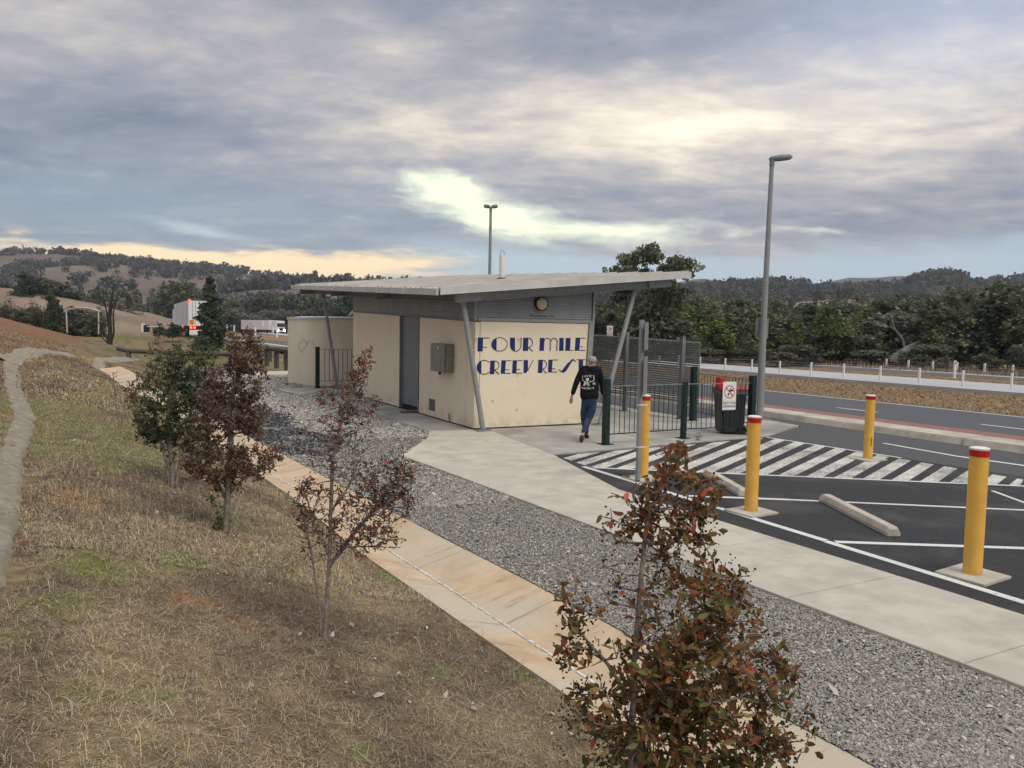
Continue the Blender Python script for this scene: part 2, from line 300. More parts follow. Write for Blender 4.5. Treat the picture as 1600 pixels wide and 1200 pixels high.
# ------------------------------------------------------------------ building helpers
ORIG = {}
def tag(o, label=None, cat=None, group=None, kind=None):
    if label: o['label'] = label
    if cat: o['category'] = cat
    if group: o['group'] = group
    if kind: o['kind'] = kind
    return o
def empty(name, loc, label, cat, group=None):
    o = bpy.data.objects.new(name, None); COL.objects.link(o); o.location = loc; o.empty_display_size = .1
    ORIG[o.name] = Vector(loc); return tag(o, label, cat, group)
def origin(o): return ORIG.get(o.name, Vector((0, 0, 0))) if o else Vector((0, 0, 0))
class MB:
    def __init__(s): s.v = []; s.f = []
    def add(s, vs, fs):
        n = len(s.v); s.v += [tuple(v) for v in vs]; s.f += [tuple(i+n for i in f) for f in fs]; return s
    def hexa(s, p):   # 4 bottom (ccw), 4 top
        return s.add(p, [(3, 2, 1, 0), (4, 5, 6, 7), (0, 1, 5, 4), (1, 2, 6, 5), (2, 3, 7, 6), (3, 0, 4, 7)])
    def box(s, c, d, rot=0.0):
        cx, cy, cz = c; a, b, h = d[0]/2, d[1]/2, d[2]/2; co_, si = math.cos(rot), math.sin(rot)
        P = [(-a, -b), (a, -b), (a, b), (-a, b)]
        P = [(cx+x*co_-y*si, cy+x*si+y*co_) for x, y in P]
        return s.hexa([(x, y, cz-h) for x, y in P]+[(x, y, cz+h) for x, y in P])
    def bar(s, p0, p1, w, h, up=(0, 0, 1)):
        p0, p1 = Vector(p0), Vector(p1); d = (p1-p0).normalized(); up = Vector(up)
        if abs(d.dot(up)) > .98: up = Vector((1, 0, 0))
        r = d.cross(up).normalized()*w/2; u = r.cross(d).normalized()*h/2
        return s.hexa([p0-r-u, p0+r-u, p1+r-u, p1-r-u, p0-r+u, p0+r+u, p1+r+u, p1-r+u])
    def tube(s, pts, rad, n=8, caps=True):
        pts = [Vector(p) for p in pts]
        if not hasattr(rad, '__len__'): rad = [rad]*len(pts)
        base = len(s.v); up = None
        for i, p in enumerate(pts):
            d = (pts[min(i+1, len(pts)-1)]-pts[max(i-1, 0)]).normalized()
            if up is None: up = Vector((0, 0, 1)) if abs(d.z) < .9 else Vector((1, 0, 0))
            r = d.cross(up).normalized(); u = r.cross(d).normalized(); up = u
            for k in range(n):
                a = 2*math.pi*k/n; s.v.append(tuple(p+(r*math.cos(a)+u*math.sin(a))*rad[i]))
        for i in range(len(pts)-1):
            for k in range(n):
                a, b = base+i*n+k, base+i*n+(k+1) % n; s.f.append((a, b, b+n, a+n))
        if caps:
            s.f.append(tuple(base+k for k in range(n))[::-1]); s.f.append(tuple(base+(len(pts)-1)*n+k for k in range(n)))
        return s
    def prism(s, poly, z0, z1):
        n = len(poly)
        return s.add([(x, y, z0) for x, y in poly]+[(x, y, z1) for x, y in poly],
                     [tuple(range(n))[::-1], tuple(range(n, 2*n))]+[(i, (i+1) % n, n+(i+1) % n, n+i) for i in range(n)])
    def plate(s, pts, off):   # polygon pts extruded by vector off
        pts = [Vector(p) for p in pts]; n = len(pts); off = Vector(off)
        return s.add(pts+[p+off for p in pts], [tuple(range(n))[::-1], tuple(range(n, 2*n))]+[(i, (i+1) % n, n+(i+1) % n, n+i) for i in range(n)])
    def build(s, name, m, parent=None, smooth=False, bevel=0.0, fix=True):
        me = bpy.data.meshes.new(name); o0 = origin(parent)
        me.from_pydata([(v[0]-o0.x, v[1]-o0.y, v[2]-o0.z) for v in s.v], [], s.f)
        if fix:
            import bmesh
            bm = bmesh.new(); bm.from_mesh(me); bmesh.ops.recalc_face_normals(bm, faces=bm.faces)
            if bevel: bmesh.ops.bevel(bm, geom=[e for e in bm.edges if len(e.link_faces) == 2 and e.calc_face_angle(0) > .5], offset=bevel, segments=2, affect='EDGES', clamp_overlap=True)
            bm.to_mesh(me); bm.free()
        if smooth:
            me.polygons.foreach_set('use_smooth', [True]*len(me.polygons))
            try: me.set_sharp_from_angle(angle=math.radians(40))
            except Exception: pass
        me.materials.append(m)
        o = bpy.data.objects.new(name, me); COL.objects.link(o)
        if parent: o.parent = parent; ORIG[o.name] = o0
        return o
def npmesh(name, V, Fc, m, parent=None, tint=None, smooth=False, local=False):
    V = np.asarray(V, np.float32).copy(); Fc = np.asarray(Fc, np.int32)
    if parent is not None and not local: V -= np.array(origin(parent), np.float32)
    me = bpy.data.meshes.new(name); k = Fc.shape[1]
    me.vertices.add(len(V)); me.vertices.foreach_set('co', V.ravel())
    me.loops.add(Fc.size); me.loops.foreach_set('vertex_index', Fc.ravel())
    me.polygons.add(len(Fc)); me.polygons.foreach_set('loop_start', np.arange(0, Fc.size, k, dtype=np.int32))
    me.update(calc_edges=True)
    if smooth: me.polygons.foreach_set('use_smooth', np.ones(len(Fc), bool))
    if tint is not None:
        a = me.color_attributes.new('tint', 'FLOAT_COLOR', 'POINT'); T = np.ones((len(V), 4), np.float32); T[:, :3] = tint
        a.data.foreach_set('color', T.ravel())
    me.materials.append(m); me.validate()
    o = bpy.data.objects.new(name, me); COL.objects.link(o)
    if parent is not None: o.parent = parent; ORIG[o.name] = origin(parent)
    return o
def copy_thing(root, loc, label=None, rz=None, scale=None):
    c = root.copy(); COL.objects.link(c); c.location = loc; ORIG[c.name] = Vector(loc)
    if rz is not None: c.rotation_euler = (0, 0, rz)
    if scale is not None: c.scale = scale
    if label: c['label'] = label
    for ch in list(root.children):
        d = ch.copy(); COL.objects.link(d); d.parent = c
        for g in list(ch.children):
            e = g.copy(); COL.objects.link(e); e.parent = d
    return c
# ------------------------------------------------------------------ terrain
def ss(a, b, x): t = np.clip((x-a)/(b-a), 0, 1); return t*t*(3-2*t)
NX = ([-30, 0, 4, 7.5, 10, 14, 18, 24, 27.5, 30.5, 34], [2.9, 2.80, 2.58, 2.25, 2.17, 1.72, 1.46, .28, -.2, -.62, -1.2])
FX = ([-30, 0, 2.8, 6, 7.6, 13.7, 20, 28, 33, 35.6, 37], [3.9, 3.75, 3.55, 3.35, 3.2, 2.72, 2.2, 1.1, .72, .1, -.4])
def xn(y): return np.interp(y, *NX)
def xf(y): return np.interp(y, *FX)
SW = ([-20, 0, 3, 4.5, 5.4, 7.6, 9.6, 13.4, 17, 23.5, 28], [-12, -3.0, -1.35, -.86, -.66, -.78, -.95, -1.12, -1.6, -2.25, -2.55])
def base_h(x, y):
    x = np.asarray(x, float); y = np.asarray(y, float)
    toe = 2.2
    k = .3*np.clip(toe-x, 0, None)
    k = np.where(k > 3.0, 3.0+(k-3.0)*.25, k); k = np.minimum(k, 6)
    k = k*(1-ss(60, 82, y))
    z = -.05+k
    z = z+.8*ss(58, 92, y)*(1-ss(12, 17, x))*ss(-400, -60, x+0*y)*(1-ss(150, 400, y))
    z = z-.035*ss(2.2, 2.6, x)
    return z
def h(x, y):
    x = np.asarray(x, float); y = np.asarray(y, float)
    z = base_h(x, y)
    on = (x < 2.3) & (y < 60)
    z = z+np.where(on, .05*(fbm(x*1.3, y*1.3, 3)-.5)+.03*(fbm(x*5, y*5, 5, 3)-.5), .012*(fbm(x*2, y*2, 9, 2)-.5))
    # lined swale on the bank
    c = np.interp(y, *SW); d = np.abs(x-c)
    w = .32+.1*np.sin(y*.7); z = z-.12*(1-ss(w*.5, w*1.5, d))*(y < 28)
    # corridor of the concrete drain
    a, b = xn(y), xf(y)
    ins = ss(a+.0, a+.12, x)*(1-ss(b-.10, b, x))*(y < 36.5)
    z = z-.30*ins-.012*(x > a-.15)*(x < b+.1)
    # keep clear below paved sheets
    return z
def hit(px, py, zoff=0.0):
    d = ray(px, py); t = 1.0
    for _ in range(4000):
        p = CC+d*t
        if p.z <= float(base_h(p.x, p.y))+zoff: return p
        t *= 1.004
    return p
def tintfield(x, y):
    """colour of the dry turf: straw, brown, bare orange soil and green patches"""
    x = np.asarray(x, float); y = np.asarray(y, float)
    n1 = fbm(x*.9, y*.6, 21); n2 = fbm(x*3.1, y*2.3, 31); n3 = fbm(x*.35, y*.25, 41)
    c = np.empty(x.shape+(3,))
    straw = np.array([1.42, 1.26, 1.0]); brown = np.array([.80, .70, .64]); grn = np.array([.80, 1.12, .42]); soil = np.array([1.65, 1.0, .60])
    f = ss(.36, .62, n1*.6+n2*.4)[..., None]; c = straw*f+brown*(1-f)
    g = ss(.56, .66, n3*.45+n2*.25+.3*n1+.02)*.55
    for (px, py, rx, ry, k) in GREEN:
        q = (((x-px)/rx)**2+((y-py)/ry)**2); g = np.maximum(g, k*np.exp(-q)*ss(.3, .52, n2))
    g = g[..., None]; c = c*(1-g)+grn*g
    s = np.zeros(x.shape)
    for (px, py, rx, ry, k) in SOIL:
        q = (((x-px)/rx)**2+((y-py)/ry)**2); s = np.maximum(s, k*np.exp(-q)*ss(.3, .5, fbm(x*4, y*4, 71)))
    s = s[..., None]; return c*(1-s)+soil*s
GREEN = []; SOIL = []
for px, py, rx, ry, k in [(150, 890, .22, .42, 1), (290, 880, .2, .3, .8), (90, 930, .15, .35, .7), (130, 700, .3, .5, .6), (60, 690, .2, .6, .5), (230, 715, .35, .8, .6), (600, 905, .16, .2, .9), (420, 895, .2, .25, .5), (240, 1090, .1, .08, .9), (120, 1090, .08, .08, .8), (690, 1055, .07, .08, .8), (830, 1050, .07, .15, .8), (560, 1180, .1, .1, .7), (400, 825, .3, .4, .35), (30, 1000, .1, .2, .6), (640, 1060, .1, .1, .5), (440, 1130, .08, .05, .7)]:
    p = hit(px, py); GREEN.append((p.x, p.y, rx, ry, k))
for px, py, rx, ry, k in [(385, 970, .09, .1, 1), (290, 935, .2, .13, .8), (110, 780, .25, .3, .7), (345, 870, .1, .12, .5), (60, 830, .2, .1, .5), (20, 640, .25, .8, .5), (80, 560, .5, 2, .3)]:
    p = hit(px, py); SOIL.append((p.x, p.y, rx, ry, k))
GREEN.append((1.5, 92, 3.0, 9, 1.2)); GREEN.append((4.5, 62, 3.5, 5, 1.2)); GREEN.append((9, 56, 3, 3, .6))
def terrain():
    xs = np.unique(np.concatenate([-np.geomspace(9, 5200, 44)[::-1], np.arange(-9, 4.2, .1), np.geomspace(4.2, 5200, 60)]))
    ys = np.unique(np.concatenate([-np.geomspace(3, 900, 18)[::-1], np.arange(-3, 1.5, .5), np.arange(1.5, 16, .09), np.arange(16, 40, .3), np.geomspace(40, 6500, 90)]))
    X, Y = np.meshgrid(xs, ys, indexing='ij'); Z = h(X, Y)
    Z = Z-.3*ss(4.0, 4.4, X)*(1-ss(24.4, 24.9, X))*(1-ss(80, 90, Y))*(Y > -40) - .06*ss(2.6, 3.0, X)
    Z = Z-.15*ss(150, 300, np.hypot(X, Y))
    T = tintfield(X, Y)
    # verge beyond the highway is browner
    v = ss(23.5, 26, X)[..., None]; T = T*(1-v)+(np.array([1.45, 1.14, .85])*(.75+.5*fbm(X*.6, Y*1.5, 91)[..., None]))*v
    bank = (ss(-1.0, -2.5, X)*ss(14, 24, Y))[..., None]; T = T*(1-bank)+np.array([1.25, .88, .68])*(.8+.5*fbm(X*.8, Y*.25, 93)[..., None])*bank
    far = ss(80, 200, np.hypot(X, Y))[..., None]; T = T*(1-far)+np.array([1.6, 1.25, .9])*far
    nx, ny = X.shape; V = np.stack([X, Y, Z], -1).reshape(-1, 3)
    i = np.arange(nx*ny).reshape(nx, ny)
    Fc = np.stack([i[:-1, :-1], i[1:, :-1], i[1:, 1:], i[:-1, 1:]], -1).reshape(-1, 4)
    o = npmesh('ground', V, Fc, M['grass_ground'], tint=T.reshape(-1, 3), smooth=True); tag(o, kind='structure')
terrain()
def strip(name, pts_l, pts_r, m, z=None, parent=None, th=.05):
    mb = MB(); n = len(pts_l)
    L = [Vector(p) for p in pts_l]; R = [Vector(p) for p in pts_r]; dn = Vector((0, 0, -th))
    vs = L+R+[p+dn for p in L]+[p+dn for p in R]; fs = []
    for i in range(n-1):
        fs += [(i, i+1, n+i+1, n+i), (2*n+i, 3*n+i, 3*n+i+1, 2*n+i+1), (i, 2*n+i, 2*n+i+1, i+1), (n+i, n+i+1, 3*n+i+1, 3*n+i)]
    fs += [(0, n, 3*n, 2*n), (n-1, 3*n-1, 4*n-1, 2*n-1)]
    mb.add(vs, fs); return mb.build(name, m, parent)
def sheet(name, poly, z, m, parent=None, th=.04):
    mb = MB(); mb.prism(poly, z-th, z); return mb.build(name, m, parent)
def struct(o): return tag(o, kind='structure')

# gravel bed between drain and footpath
gl = [(float(xf(y))-.01 if y < 19 else max(float(xf(y))-.01, 2.12), y, -.036) for y in np.concatenate([np.arange(-3, 20, 1.0), np.arange(20, 36, 2.0)])]
gr = [(6.4 if p[1] < 11.5 else 13.7, p[1], -.030) for p in gl]
gb = strip('gravel_bed', gl, gr, M['gravel'], th=.05); struct(gb)
# far gravel round the tank
struct(sheet('gravel_yard', [(1.1, 35.2), (4.5, 35.2), (6, 41.5), (1.6, 41)], -.026, M['gravel']))

# footpath slabs, one object each
path = bpy.data.objects.new('footpath', None); COL.objects.link(path); struct(path)
NE = ([-4, 2.73, 12.82], [5.45, 5.24, 4.58]); FE = ([-4, 3.5, 8.9, 12.0], [6.75, 6.62, 6.45, 7.17])
js = [-2.8, -1.35, .15, 1.65, 3.12, 4.61, 6.05, 7.45, 8.92, 10.4, 12.0]
def slab(poly, z, parent, m, g=.006, th=.1, name='slab'):
    c = Vector((sum(p[0] for p in poly)/len(poly), sum(p[1] for p in poly)/len(poly)))
    q = []
    for p in poly:
        v = Vector(p)-c; q.append(tuple(c+v*(1-g/max(v.length, .01))))
    mb = MB(); mb.prism(q, z-th, z); return mb.build(name, m, parent, bevel=.004)
for a, b in zip(js[:-1], js[1:]):
    if b > 11.9: break
    slab([(np.interp(a, *NE), a), (np.interp(a, *FE), a), (np.interp(b, *FE), b), (np.interp(b, *NE), b)], 0, path, M['concrete'])
slab([(np.interp(10.4, *NE), 10.4), (np.interp(10.4, *FE), 10.4), (7.17, 12.0), (4.63, 12.0)], 0, path, M['concrete'])
apron = bpy.data.objects.new('concrete_apron', None); COL.objects.link(apron); struct(apron)
slab([(4.63, 12.0), (7.17, 12.0), (7.6, 15.7), (6.2, 15.7), (5.82, 14.8), (4.55, 12.85)], 0, apron, M['concrete'])
slab([(7.17, 12.0), (9.9, 12.22), (10.4, 15.7), (7.6, 15.7)], 0, apron, M['concrete_old'])
slab([(9.9, 12.22), (12.94, 12.4), (13.6, 15.7), (10.4, 15.7)], 0, apron, M['concrete_old'])
slab([(12.94, 12.4), (15.3, 13.6), (15.6, 15.7), (13.6, 15.7)], 0, apron, M['concrete_old'])
yy = [15.7, 18.2, 20.8, 23.4, 26.0]
for a, b in zip(yy[:-1], yy[1:]):
    slab([(6.2, a), (7.3, a), (7.3, b), (6.2, b)], 0, apron, M['concrete_old'])
    slab([(10.1, a), (13.75, a), (13.75, b), (10.1, b)], 0, apron, M['concrete_old'])
slab([(5.5, 26.0), (13.75, 26.0), (13.75, 28.4), (5.2, 28.4)], 0, apron, M['concrete_old'])
slab([(4.6, 36.5), (9.5, 36.5), (9.5, 39.5), (4.4, 39.5)], 0, apron, M['concrete'])
mb = MB(); mb.box((8.7, 20.6, -.05), (2.75, 9.6, .08)); slabo = mb.build('slab', M['concrete_old'], apron)

# car park, service lane, island, highway
struct(sheet('car_park', [(6.47, 9.9), (6.50, 7), (6.60, 3.5), (6.72, -4), (14.5, -4), (13.4, 6.6), (13.15, 9.5), (12.97, 12.42), (9.9, 12.19), (7.19, 11.96)], -.02, M['asphalt']))
struct(sheet('service_lane', [(14.2, -14), (16.12, -14), (16.12, 230), (13.77, 230), (13.77, 15.7), (15.63, 15.7), (15.33, 13.55), (12.98, 12.40), (13.17, 9.5), (13.42, 6.6), (14.5, -4)], -.018, M['asphalt_old']))
M['yard'] = mat('pale_gravel_bed', (.42, .395, .35), (.31, .29, .26), 50, .95, 1.0, 70, c3=(.27, .23, .17), scale3=.5)
struct(sheet('gravel_yard', [(4.35, 15.6), (5.75, 15.6), (6.19, 16.4), (6.19, 25.9), (5.4, 25.95), (5.1, 28.5), (7.2, 28.5), (9.4, 36.4), (2.6, 36.4), (3.4, 26), (3.9, 20)], -.024, M['yard'], th=.004))
isl = bpy.data.objects.new('traffic_island', None); COL.objects.link(isl); struct(isl)
y = -14.0
while y < 120:
    L_ = 3.0 if y < 70 else 25
    mb = MB(); mb.add([(16.13, y+.01, -.1), (16.13, y+L_, -.1), (17.04, y+L_, -.1), (17.04, y+.01, -.1), (16.24, y+.01, .12), (16.24, y+L_, .12), (17.04, y+L_, .13), (17.04, y+.01, .13)],
                      [(0, 1, 2, 3), (7, 6, 5, 4), (0, 4, 5, 1), (1, 5, 6, 2), (2, 6, 7, 3), (3, 7, 4, 0)])
    mb.build('kerb_stone', M['kerb'], isl, bevel=.02); y += L_
mb = MB(); mb.box((17.45, 53, .06), (.80, 134, .12)); mb.build('red_paving', M['red'], isl)
hw = sheet('highway', [(17.86, -40), (23.95, -40), (23.95, 420), (17.86, 420)], -.01, M['highway'], th=.12); struct(hw)
struct(sheet('far_carriageway', [(33.9, -60), (39.2, -60), (40, 60), (46, 240), (62, 420), (90, 620), (82, 620), (54, 420), (39, 240), (33.9, 60)], .02, M['far_concrete'], th=.3))
struct(sheet('far_shoulder', [(43.6, -40), (45.0, -40), (50.0, 75), (48.4, 75)], .06, M['far_concrete'], th=.3))
mk = bpy.data.objects.new('road_markings', None); COL.objects.link(mk); struct(mk)
def mark(poly, z, m='line_paint', th=.003, name='painted_line'): return sheet(name, poly, z, M[m], mk, th)
mark([(17.98, -40), (18.10, -40), (18.10, 300), (17.98, 300)], -.006, 'paint')
mark([(23.55, -40), (23.68, -40), (23.68, 300), (23.55, 300)], -.006, 'paint')
for k in range(-2, 26):
    y0 = 11.4+k*4.55 if k < 8 else 11.4+k*4.55
    mark([(20.38, y0-.7), (20.50, y0-.7), (20.50, y0+.75), (20.38, y0+.75)], -.006, 'paint')
def line(p, q, w, **k):
    p, q = Vector(p), Vector(q); n = (q-p).normalized(); n = Vector((-n.y, n.x))*w/2
    return mark([tuple(p-n), tuple(q-n), tuple(q+n), tuple(p+n)], **k)
line((7.05, 10.78), (7.02, 5.8), .10, z=-.0165); line((7.0, 5.78), (6.93, -3), .10, z=-.0165)
line((7.14, 10.62), (12.6, 6.70), .07, z=-.0160); line((7.13, 8.26), (8.3, 7.5), .09, z=-.0160); line((8.3, 7.5), (11.3, 5.4), .07, z=-.0160)
line((7.08, 5.72), (9.6, 4.2), .09, z=-.0160); line((11.69, 6.72), (11.2, 5.9), .06, z=-.0160); line((14.66, 10.75), (14.46, 9.0), .10, z=-.0145); line((14.46, 9.0), (14.68, 7.2), .12, z=-.0145); line((12.9, 12.35), (13.2, 9.3), .07, z=-.0145)
def clip(poly, cl):
    out = [Vector(p) for p in poly]; n = len(cl)
    for i in range(n):
        a, b = Vector(cl[i]), Vector(cl[(i+1) % n]); e = b-a; inp = out; out = []
        for j in range(len(inp)):
            p, q = inp[j-1], inp[j]; sp = e.x*(p-a).y-e.y*(p-a).x; sq = e.x*(q-a).y-e.y*(q-a).x
            if (sp >= 0) != (sq >= 0): out.append(p+(q-p)*(sp/(sp-sq)))
            if sq >= 0: out.append(q)
        if not out: return []
    return out
HZ = [(7.12, 10.68), (12.56, 6.80), (13.12, 7.06), (13.10, 9.4), (12.92, 12.3), (7.2, 11.90)]
for k in range(-9, 20):
    t0 = k*.435; d = Vector((12.56-7.12, 6.80-10.68)).normalized()
    p = Vector((7.12, 10.68))+d*t0; p2 = p+d*(.255 if k < 15 else .27)
    ang = math.radians(np.interp(p.y, [7, 9, 10.5, 13], [21, 27, 32, 26])); u = Vector((math.cos(ang), math.sin(ang)))
    q = clip([p-u*3, p+u*7, p2+u*7, p2-u*3][::-1] if False else [p-u*3, p2-u*3, p2+u*7, p+u*7], HZ)
    if len(q) > 2:
        a = sum(q[i-1].x*q[i].y-q[i].x*q[i-1].y for i in range(len(q)))/2
        if abs(a) > .02: mark([tuple(v) for v in q], -.0165+.0001*(k % 2), 'worn_paint', .003, 'painted_stripe')

# concrete drain: slabs of a shallow V, one object each
chan = bpy.data.objects.new('concrete_drain', None); COL.objects.link(chan); struct(chan)
cj = [-2.5, -.9, .7, 2.3, 3.9, 5.5, 7.15, 8.8, 10.4, 12, 13.6, 15.2, 17.2, 19.2, 21.4, 24, 26.5, 29.0, 31.5, 34.5]
for a, b in zip(cj[:-1], cj[1:]):
    n = 6; ys_ = np.linspace(a+.006, b-.006, n); L, C1, C2, R = [], [], [], []
    for yv in ys_:
        l, r = float(xn(yv)), float(xf(yv)); c = l+(r-l)*.44; zl = float(base_h(l, yv))-.0; zr = float(base_h(r, yv))-.0
        zr = max(zr, -.030) if yv < 22 else zr+.02
        L.append((l, yv, zl)); C1.append((c, yv, min(zl, zr)-.11)); R.append((r, yv, zr))
    mb = MB(); vs = L+C1+R; vs += [(x, y_, z-.06) for x, y_, z in vs]; fs = []; m3 = 3*n
    for i in range(n-1):
        for s_ in range(2): fs += [(s_*n+i, s_*n+i+1, (s_+1)*n+i+1, (s_+1)*n+i), (m3+s_*n+i, m3+(s_+1)*n+i, m3+(s_+1)*n+i+1, m3+s_*n+i+1)]
        fs += [(i, m3+i, m3+i+1, i+1), (2*n+i, 2*n+i+1, m3+2*n+i+1, m3+2*n+i)]
    for e in (0, n-1): fs += [(e, n+e, m3+n+e, m3+e), (n+e, 2*n+e, m3+2*n+e, m3+n+e)]
    mb.add(vs, fs); mb.build('drain_slab', M['channel_rust'], chan)
# broken white mortar bead along the drain's centre joint
mb = MB(); yv = -1.0
while yv < 20:
    l, r = float(xn(yv)), float(xf(yv)); c = l+(r-l)*.44; z = min(float(base_h(l, yv)), max(float(base_h(r, yv)), -.030))-.106; ln = random.uniform(.05, .13); l2, r2 = float(xn(yv+ln)), float(xf(yv+ln))
    mb.bar((c+random.uniform(-.006, .006), yv, z+.004), (l2+(r2-l2)*.44, yv+ln, z+.004), random.uniform(.012, .024), .012); yv += ln+random.uniform(.01, .04)
o = mb.build('mortar_bead', M['paint'], chan)
# lined swale on the bank and the silt trail that feeds the drain
def drape(name, cl, hw_, m, lift=.02, nx=7):
    V = []; n = len(cl)
    for (x, y_, w) in cl:
        pass
    P = [Vector((c[0], c[1])) for c in cl]
    for i, p in enumerate(P):
        d = (P[min(i+1, n-1)]-P[max(i-1, 0)]).normalized(); nr = Vector((d.y, -d.x)); w = cl[i][2]
        for k in range(nx):
            t = k/(nx-1)*2-1; q = p+nr*(w*t*(1+.15*math.sin(i*1.7+k)));
            V.append((q.x, q.y, float(h(q.x, q.y))+lift+.03*math.sin(i*1.25+.7*math.sin(k))*(1-t*t)-(.05 if abs(t) == 1 else 0)))
    i = np.arange(n*nx).reshape(n, nx); Fc = np.stack([i[:-1, :-1], i[:-1, 1:], i[1:, 1:], i[1:, :-1]], -1).reshape(-1, 4)
    return npmesh(name, V, Fc, m, smooth=True)
cl = [(float(np.interp(yv, *SW)), yv, float(np.interp(yv, [0, 6, 12, 25], [.13, .10, .15, .20]))) for yv in np.arange(1, 27, .22)]
sw = drape('silted_swale', cl, .2, M['swale'], .03); struct(sw)
tr = [(10, 560), (60, 548), (110, 556), (150, 563), (190, 562), (210, 560)]; pts = [hit(*p) for p in tr]
cl = []
for i in range(len(pts)-1):
    for k in range(8): q = pts[i].lerp(pts[i+1], k/8); cl.append((q.x, q.y, .34))
sw = drape('silt_trail', cl, .5, M['swale'], .05); struct(sw)
# ================================================================== the amenities building
B = empty('amenities_building', (8.8, 20.4, 0), 'cream building with sloping metal roof and navy FOUR MILE CREEK REST lettering', 'building')
def roofz(x, y): return 3.03+.1*(x-6.15)+.048*(y-15)
def ptop(y): return 2.42+.035*(y-15.6)
WX, WY, EX, NY = 7.24, 15.6, 10.32, 25.3
def wallpanel(y0, y1, name='wall_panel'):
    g = .006; mb = MB()
    mb.hexa([(WX, y0+g, .03), (WX+.12, y0+g, .03), (WX+.12, y1-g, .03), (WX, y1-g, .03), (WX, y0+g, ptop(y0)), (WX+.12, y0+g, ptop(y0)), (WX+.12, y1-g, ptop(y1)), (WX, y1-g, ptop(y1))])
    return mb.build(name, M['cream'], B, bevel=.006)
for a, b in [(WY, 16.05), (16.05, 19.08), (20.60, 25.3)]: wallpanel(a, b)
mb = MB(); mb.hexa([(WX+.13, WY+.006, .03), (10.12, WY+.006, .03), (10.14, WY+.12, .03), (WX+.13, WY+.12, .03), (WX+.13, WY+.006, 2.44), (10.25, WY+.006, 2.44), (10.25, WY+.12, 2.44), (WX+.13, WY+.12, 2.44)])
mb.build('wall_panel', M['cream'], B, bevel=.006)
mb = MB(); mb.box(((WX+EX)/2+.05, (20+NY)/2-.05, 1.35), (.02, .02, 2.7)); mb = MB()
mb.hexa([(WX+.14, WY+.14, .0), (EX, WY+.14, .0), (EX, NY, .0), (WX+.14, NY, .0), (WX+.14, WY+.14, 2.9), (EX, WY+.14, 3.2), (EX, NY, 3.6), (WX+.14, NY, 3.3)])
mb.build('inner_wall', M['cream'], B)
# corrugated cladding with real ribs
def cladding(p0, p1, zb0, zb1, zt0, zt1, nrm, rows):
    V = []; Fc = []; p0, p1, nrm = Vector(p0), Vector(p1), Vector(nrm); cols = 2
    prof = [0, .007, .007, 0]
    N = rows*4
    for i in range(N+1):
        t = i/N; o = prof[i % 4] if i < N else 0
        for k, (p, zb, zt) in enumerate(((p0, zb0, zt0), (p1, zb1, zt1))):
            q = p+nrm*o; V.append((q.x, q.y, zb+(zt-zb)*t))
    for i in range(N): Fc.append((2*i, 2*i+1, 2*i+3, 2*i+2))
    n = len(V); V += [tuple(Vector(v)-nrm*.05) for v in (V[0], V[1], V[2*N+1], V[2*N])]; Fc += [(n, n+1, n+2, n+3)]
    mb = MB(); mb.add(V, Fc); return mb.build('cladding', M['clad'], B, fix=False)
cladding((WX-.0, WY+.02, 0), (WX-.0, NY, 0), ptop(WY)+.05, ptop(NY)+.05, roofz(WX, WY)-.03, roofz(WX, NY)-.03, (-1, 0, 0), 13)
cladding((WX+.02, WY, 0), (EX, WY, 0), 2.53, 2.53, roofz(WX, WY)-.03, roofz(EX, WY)-.03, (0, -1, 0), 15)
mb = MB(); mb.bar((WX+.05, WY+.01, 2.487), (EX+.04, WY+.01, 2.487), .05, .075); mb.build('flashing', M['galv'], B)
mb = MB(); mb.bar((WX+.015, WY+.05, ptop(WY)+.024), (WX+.015, NY, ptop(NY)+.024), .05, .04); mb.build('flashing', M['galv_dull'], B)
mb = MB(); mb.box((WX-.005, WY-.005, 2.71), (.05, .05, .52)); mb.build('corner_flashing', M['galv'], B)
mb = MB(); mb.hexa([(10.14, WY-.03, .02), (10.24, WY-.03, .02), (10.24, WY+.1, .02), (10.14, WY+.1, .02), (10.26, WY-.03, 2.449), (10.40, WY-.03, 2.449), (10.40, WY+.1, 2.449), (10.26, WY+.1, 2.449)])
mb.hexa([(10.34, WY-.03, 2.449), (10.40, WY-.03, 2.449), (10.40, WY+.1, 2.449), (10.34, WY+.1, 2.449), (10.36, WY-.03, 3.36), (10.42, WY-.03, 3.36), (10.42, WY+.1, 3.36), (10.36, WY+.1, 3.36)])
mb.build('corner_column', M['galv'], B)
# steel door, recessed in its frame
mb = MB(); mb.box((WX+.07, 19.84, 1.36), (.03, 1.40, 2.42)); d = mb.build('door', M['door'], B)
mb = MB(); mb.box((WX+.045, 19.28, 1.25), (.03, .03, .12)); mb.build('handle', M['galv'], d)
mb = MB(); mb.box((WX+.03, 20.575, 1.31), (.10, .045, 2.56)); mb.box((WX+.03, 19.11, 1.30), (.10, .045, 2.52)); mb.box((WX+.03, 19.84, 2.62), (.10, 1.40, .05)); mb.build('door_frame', M['galv_dull'], B)
mb = MB(); mb.box((WX+.11, 19.84, .085), (.03, 1.40, .13)); mb.build('door_gap', M['dark'], B)
mb = MB(); mb.box((WX+.12, (WY+NY)/2, .012), (.20, NY-WY-.1, .024)); mb.box(((WX+10.1)/2, WY+.10, .012), (2.7, .14, .022)); mb.build('base_gap', M['dark'], B)
